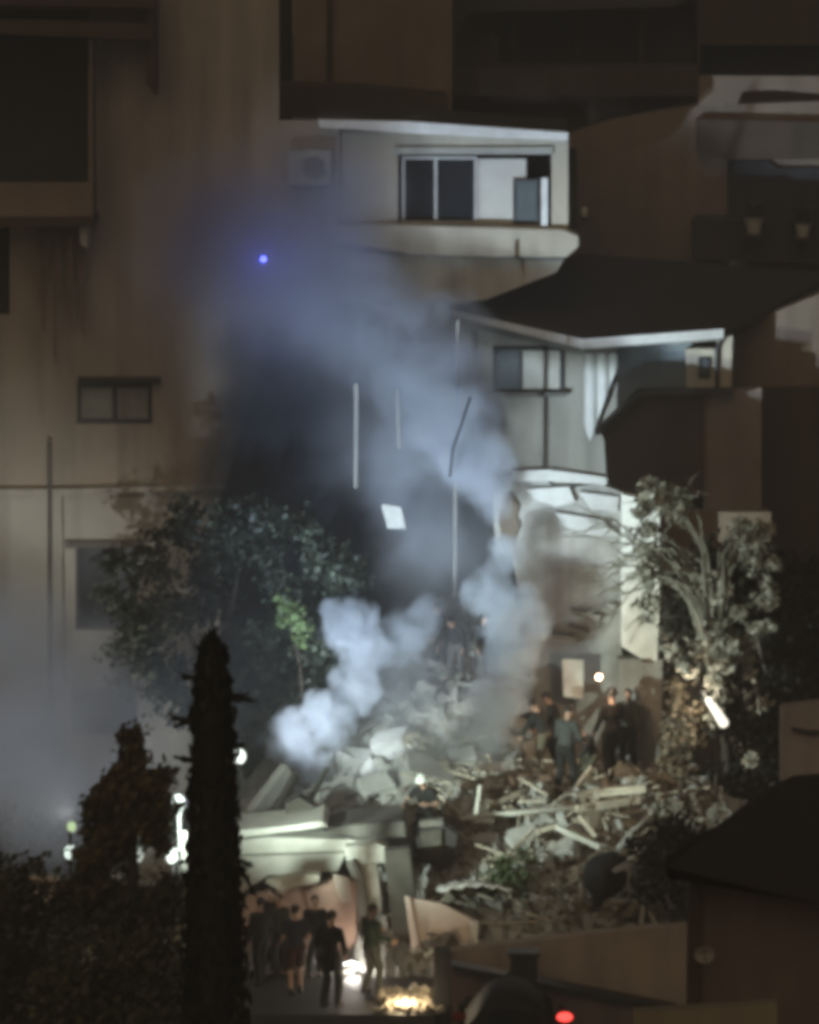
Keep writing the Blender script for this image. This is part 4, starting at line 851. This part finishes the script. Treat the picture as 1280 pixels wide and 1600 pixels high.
for k in range(6): arcs.append(((rr.uniform(1095, 1125), rr.uniform(900, 960)), (rr.uniform(1060, 1110), rr.uniform(735, 770)), (rr.uniform(985, 1050), rr.uniform(760, 800))))
for k in range(8): arcs.append(((rr.uniform(1110, 1150), rr.uniform(960, 1040)), (rr.uniform(1100, 1180), rr.uniform(900, 960)), (rr.uniform(1050, 1200), rr.uniform(1020, 1120))))
for a, b_, c_ in arcs:
    Yb = 5.0 + rr.uniform(-.5, .7); q = []
    for k in range(1, 9):
        t = k / 8; x = (1 - t) ** 2 * a[0] + 2 * t * (1 - t) * b_[0] + t * t * c_[0]; y = (1 - t) ** 2 * a[1] + 2 * t * (1 - t) * b_[1] + t * t * c_[1]
        x += rr.gauss(0, 4); y += rr.gauss(0, 4); q.append((x, y, Yb + rr.gauss(0, .06)))
        if t > .6 and x > 1000 and rr.random() < .7: cl.append((x + rr.gauss(0, 4), y + rr.gauss(0, 4), Yb, rr.uniform(5, 11)))
    L_.append(q)
    for _ in range(3):      # side twigs
        p0 = q[rr.randrange(3, 7)]; an = rr.uniform(2.4, 4.4) if c_[0] < 1030 else rr.uniform(0, 6.28); ln = rr.uniform(18, 45)
        L_.append(('t', p0, (p0[0] + math.cos(an) * ln * .5, p0[1] + math.sin(an) * ln * .5 - 4, p0[2]), (p0[0] + math.cos(an) * ln, p0[1] + math.sin(an) * ln + 2, p0[2])))
for x, y in ((1110, 905), (1125, 930), (1200, 940), (1202, 980), (1118, 1020), (1132, 1040), (1050, 1010), (1070, 1040), (1130, 1090), (1172, 1190), (1060, 1310), (1080, 1275), (1115, 1270), (1090, 1290), (1030, 1260)): cl.append((x, y, 4.8 + rr.uniform(-.7, .7), rr.uniform(8, 14)))
main_ = [q for q in L_ if q[0] != 't']
tr_ = tree('broadleaf_tree', 'dusty tree of bare arching branches coloured as if lit white against the broken wall and pillar', (W(1112, 1260, 5.5).x, 5.5, 1.6), W(1118, 1030, 6.2), main_, cl, rl, 15, n=16, spread=.07, size=.055, sub=9, trunk_r=.05)
for q in L_:
    if q[0] == 't': obj('twig', MB().tube([W(*p_) for p_ in q[1:]], [.022, .016, .006], 5), MT['palebark'], tr_)
cl = [(1072 + rr.gauss(0, 12), 1145 + rr.gauss(0, 26), 5.3 + rr.gauss(0, .2), rr.uniform(12, 22)) for _ in range(26)]
tree('shrub', 'dusty tan bush forming a tall mound right of the searchers', (W(1062, 1200, 5.3).x, 5.3, drop(W(1062, 1200, 5.3).x, 5.3)), W(1062, 1160, 5.3), [[(1050, 1120, 5.3)], [(1075, 1130, 5.3)]], cl, leafmat('dusty_tan_leaves', (.20, .16, .11), (.09, .07, .05)), 22, n=22, spread=.1, size=.05, sub=9, cat='shrub', trunk_r=.06)
dl = leafmat('deep_shade_leaves', (.035, .035, .025), (.014, .013, .010), scale=2)  # deep shade painted into the leaf colour
cl = [(rr.uniform(1045, 1215), rr.uniform(870, 1300), 7.4 + rr.uniform(-.7, .7), rr.uniform(20, 36)) for _ in range(80)]
cl += [(rr.uniform(1180, 1300), rr.uniform(1080, 1320), 4.0 + rr.uniform(-.7, .7), rr.uniform(20, 36)) for _ in range(0)]
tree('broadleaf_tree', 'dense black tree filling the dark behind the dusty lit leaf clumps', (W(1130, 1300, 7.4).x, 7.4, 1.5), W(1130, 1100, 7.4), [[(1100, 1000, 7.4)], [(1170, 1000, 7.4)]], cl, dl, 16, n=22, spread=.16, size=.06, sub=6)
cl = [(rr.uniform(1190, 1330), rr.uniform(870, 1090), 9.4 + rr.uniform(-.7, .7), rr.uniform(22, 36)) for _ in range(34)]
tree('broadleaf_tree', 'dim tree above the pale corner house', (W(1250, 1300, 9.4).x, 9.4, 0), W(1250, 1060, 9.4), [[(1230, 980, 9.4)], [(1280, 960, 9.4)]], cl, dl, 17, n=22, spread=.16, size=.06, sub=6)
cl = [(rr.uniform(1000, 1170), rr.uniform(1290, 1440), 0.6 + rr.uniform(-.5, .5), rr.uniform(20, 32)) for _ in range(36)]
tree('shrub', 'black bush at the dark foot of the heap before the near roof', (W(1090, 1560, .6).x, .6, 0), W(1090, 1450, .6), [[(1050, 1380, .6)], [(1130, 1380, .6)]], cl, dl, 18, n=20, spread=.13, size=.05, sub=6, cat='shrub')
cl = [(rr.uniform(745, 830), rr.uniform(1340, 1395), 1.9, rr.uniform(10, 18)) for _ in range(14)]
tree('shrub', 'crushed green bush poking out under the heap front', (W(790, 1420, 1.9).x, 1.9, .8), W(790, 1385, 1.9), [[(770, 1360, 1.9)], [(810, 1360, 1.9)]], cl, leafmat('crushed_green', (.10, .13, .06), (.04, .055, .03)), 19, n=18, spread=.08, size=.035, sub=8, cat='shrub', trunk_r=.05)

# ================================================================== SMOKE
def smoke(label, blobs, dens, col=(.80, .86, 1.0), scale=1.1, lo=.42, hi=.62, aniso=.2, floor_=0.0, seed=0, soft=.9):
    hull = MB(); B_ = []
    for (x, y, Y, r, *rest) in blobs:
        c = W(x, y, Y); rm = M(r, Y); k = rest[0] if rest else 1; B_.append((c, rm, k)); hull.ell(c, (rm, rm, rm), None, 18, 12)
    m = bpy.data.materials.new('smoke_volume'); m.use_nodes = True; t = m.node_tree; t.nodes.clear(); N = t.nodes.new; L = t.links.new
    out = N('ShaderNodeOutputMaterial'); pv = N('ShaderNodeVolumePrincipled'); L(pv.outputs[0], out.inputs['Volume'])
    pv.inputs['Color'].default_value = (*col, 1); pv.inputs['Anisotropy'].default_value = aniso
    g = N('ShaderNodeNewGeometry')
    def mth(op, a, b=None, c=None, clamp=False):
        n = N('ShaderNodeMath'); n.operation = op; n.use_clamp = clamp
        for i, q in enumerate((a, b, c)):
            if q is None: continue
            if isinstance(q, (int, float)): n.inputs[i].default_value = q
            else: L(q, n.inputs[i])
        return n.outputs[0]
    # warp
    nw = N('ShaderNodeTexNoise'); nw.inputs['Scale'].default_value = scale * .9; nw.inputs['Detail'].default_value = 2
    off = N('ShaderNodeVectorMath'); off.operation = 'ADD'; off.inputs[1].default_value = (seed * 7.3, seed * 3.1, seed * 5.7); L(g.outputs['Position'], off.inputs[0]); L(off.outputs[0], nw.inputs['Vector'])
    wv = N('ShaderNodeVectorMath'); wv.operation = 'MULTIPLY_ADD'; L(nw.outputs['Color'], wv.inputs[0]); wv.inputs[1].default_value = (.9, .9, .9); wv.inputs[2].default_value = (-.45, -.45, -.45)
    av = N('ShaderNodeVectorMath'); av.operation = 'ADD'; L(g.outputs['Position'], av.inputs[0]); L(wv.outputs[0], av.inputs[1])
    tot = None
    for c, r, k in B_:
        d = N('ShaderNodeVectorMath'); d.operation = 'DISTANCE'; L(av.outputs[0], d.inputs[0]); d.inputs[1].default_value = c
        f = mth('MULTIPLY_ADD', d.outputs['Value'], -1 / r, soft, True); f = mth('MULTIPLY', f, 1.6 * k)
        tot = f if tot is None else mth('MAXIMUM', tot, f)
    no = N('ShaderNodeTexNoise'); no.inputs['Scale'].default_value = scale; no.inputs['Detail'].default_value = 4; no.inputs['Roughness'].default_value = .6; L(off.outputs[0], no.inputs['Vector'])
    mr = N('ShaderNodeMapRange'); mr.inputs['From Min'].default_value = lo; mr.inputs['From Max'].default_value = hi; mr.inputs['To Min'].default_value = floor_; L(no.outputs[0], mr.inputs['Value'])
    v = mth('MULTIPLY', tot, mr.outputs[0]); v = mth('MULTIPLY', v, dens); L(v, pv.inputs['Density'])
    me = bpy.data.meshes.new('t'); me.from_pydata(hull.v, [], hull.f); o = bpy.data.objects.new('t', me); COL.objects.link(o)
    md = o.modifiers.new('r', 'REMESH'); md.mode = 'VOXEL'; md.voxel_size = .16
    dg = bpy.context.evaluated_depsgraph_get(); me2 = bpy.data.meshes.new_from_object(o.evaluated_get(dg)); bpy.data.objects.remove(o)
    me2.materials.clear(); me2.materials.append(m); s = bpy.data.objects.new('smoke', me2); COL.objects.link(s)
    s['kind'] = 'stuff'; s['label'] = label
    return s
smoke('white smoke curtain rising along the broken wall edge', [(720, 1190, 6.6, 62, .35), (755, 1150, 6.8, 62, .6), (775, 1095, 7.0, 60, .9), (795, 1030, 7.2, 62), (800, 965, 7.4, 72, 1.2), (772, 930, 7.5, 58), (790, 870, 7.7, 40, .8)], 6.2, col=(.86, .92, 1), scale=1.7, floor_=.2, lo=.34, hi=.60, seed=1)
smoke('ragged white smoke plume billowing from the rubble near the cypress', [(545, 975, 8, 58, 1.3), (578, 1020, 8, 54, 1.2), (628, 1000, 8.3, 54, .45), (665, 965, 8.6, 44, .35), (555, 1075, 7.6, 52), (510, 1125, 7.4, 58), (460, 1155, 7.2, 56), (478, 1195, 7, 42)], 8, col=(.82, .88, 1), scale=2.2, floor_=.15, lo=.36, hi=.60, seed=2)
smoke('blue-grey smoke plume drifting up across the torn facade', [(768, 775, 8.2, 50, 1.2), (750, 725, 8.8, 72, 1.4), (718, 670, 9.8, 96, 1.2), (685, 610, 11, 118, .8), (635, 550, 12.2, 125, .55), (570, 500, 12.8, 130, .4), (500, 460, 13, 125, .3), (690, 530, 12.6, 100, .6), (650, 840, 11.6, 100, .3), (640, 740, 12, 120, .4)], 4.2, col=(.82, .88, 1), scale=1.4, floor_=.24, lo=.34, hi=.66, seed=3)
smoke('thin bluish smoke veil hanging before the upper wall', [(440, 420, 12.4, 210), (340, 370, 12.4, 180, .7), (510, 300, 12.8, 150, .6), (420, 520, 12.4, 150, .3)], .9, col=(.72, .77, 1), scale=.8, floor_=.5, seed=4)
smoke('broad pale dust haze in front of the torn facade', [(640, 680, 10.4, 190), (700, 880, 9.6, 170), (640, 1060, 8, 150), (560, 540, 11.4, 160, .7)], .22, col=(.85, .9, 1), scale=.8, floor_=.5, seed=8)
smoke('low dust drifting over the grey collapse slope', [(660, 1150, 5.6, 105), (740, 1140, 6, 90), (560, 1190, 5.4, 90, .6)], .7, col=(.85, .9, .95), scale=1.1, floor_=.35, seed=7)
smoke('pale haze drifting before the lower left wall', [(40, 1180, 9, 200), (140, 1080, 10, 160, .7), (10, 1020, 10, 170, .6), (90, 1250, 8, 150, .9)], 1.2, scale=.8, floor_=.5, seed=5)
smoke('dark sooty smoke filling the torn void', [(450, 640, 13.0, 150), (410, 560, 13.1, 100, .6), (490, 800, 12.4, 150), (390, 720, 12.8, 110, .8), (560, 900, 12, 110, .7)], 2.0, col=(.16, .19, .24), scale=.9, floor_=.6, seed=6)
# night haze of dust over the whole place
hz = obj('haze', MB().box((0, 20, 12), (140, 210, 27)), None, kind='stuff')
m = bpy.data.materials.new('haze_air'); m.use_nodes = True; t = m.node_tree; t.nodes.clear()
o_ = t.nodes.new('ShaderNodeOutputMaterial'); pv = t.nodes.new('ShaderNodeVolumePrincipled'); pv.inputs['Color'].default_value = (.85, .87, .9, 1); pv.inputs['Density'].default_value = .0028; pv.inputs['Anisotropy'].default_value = .3
t.links.new(pv.outputs[0], o_.inputs['Volume']); hz.data.materials.append(m)
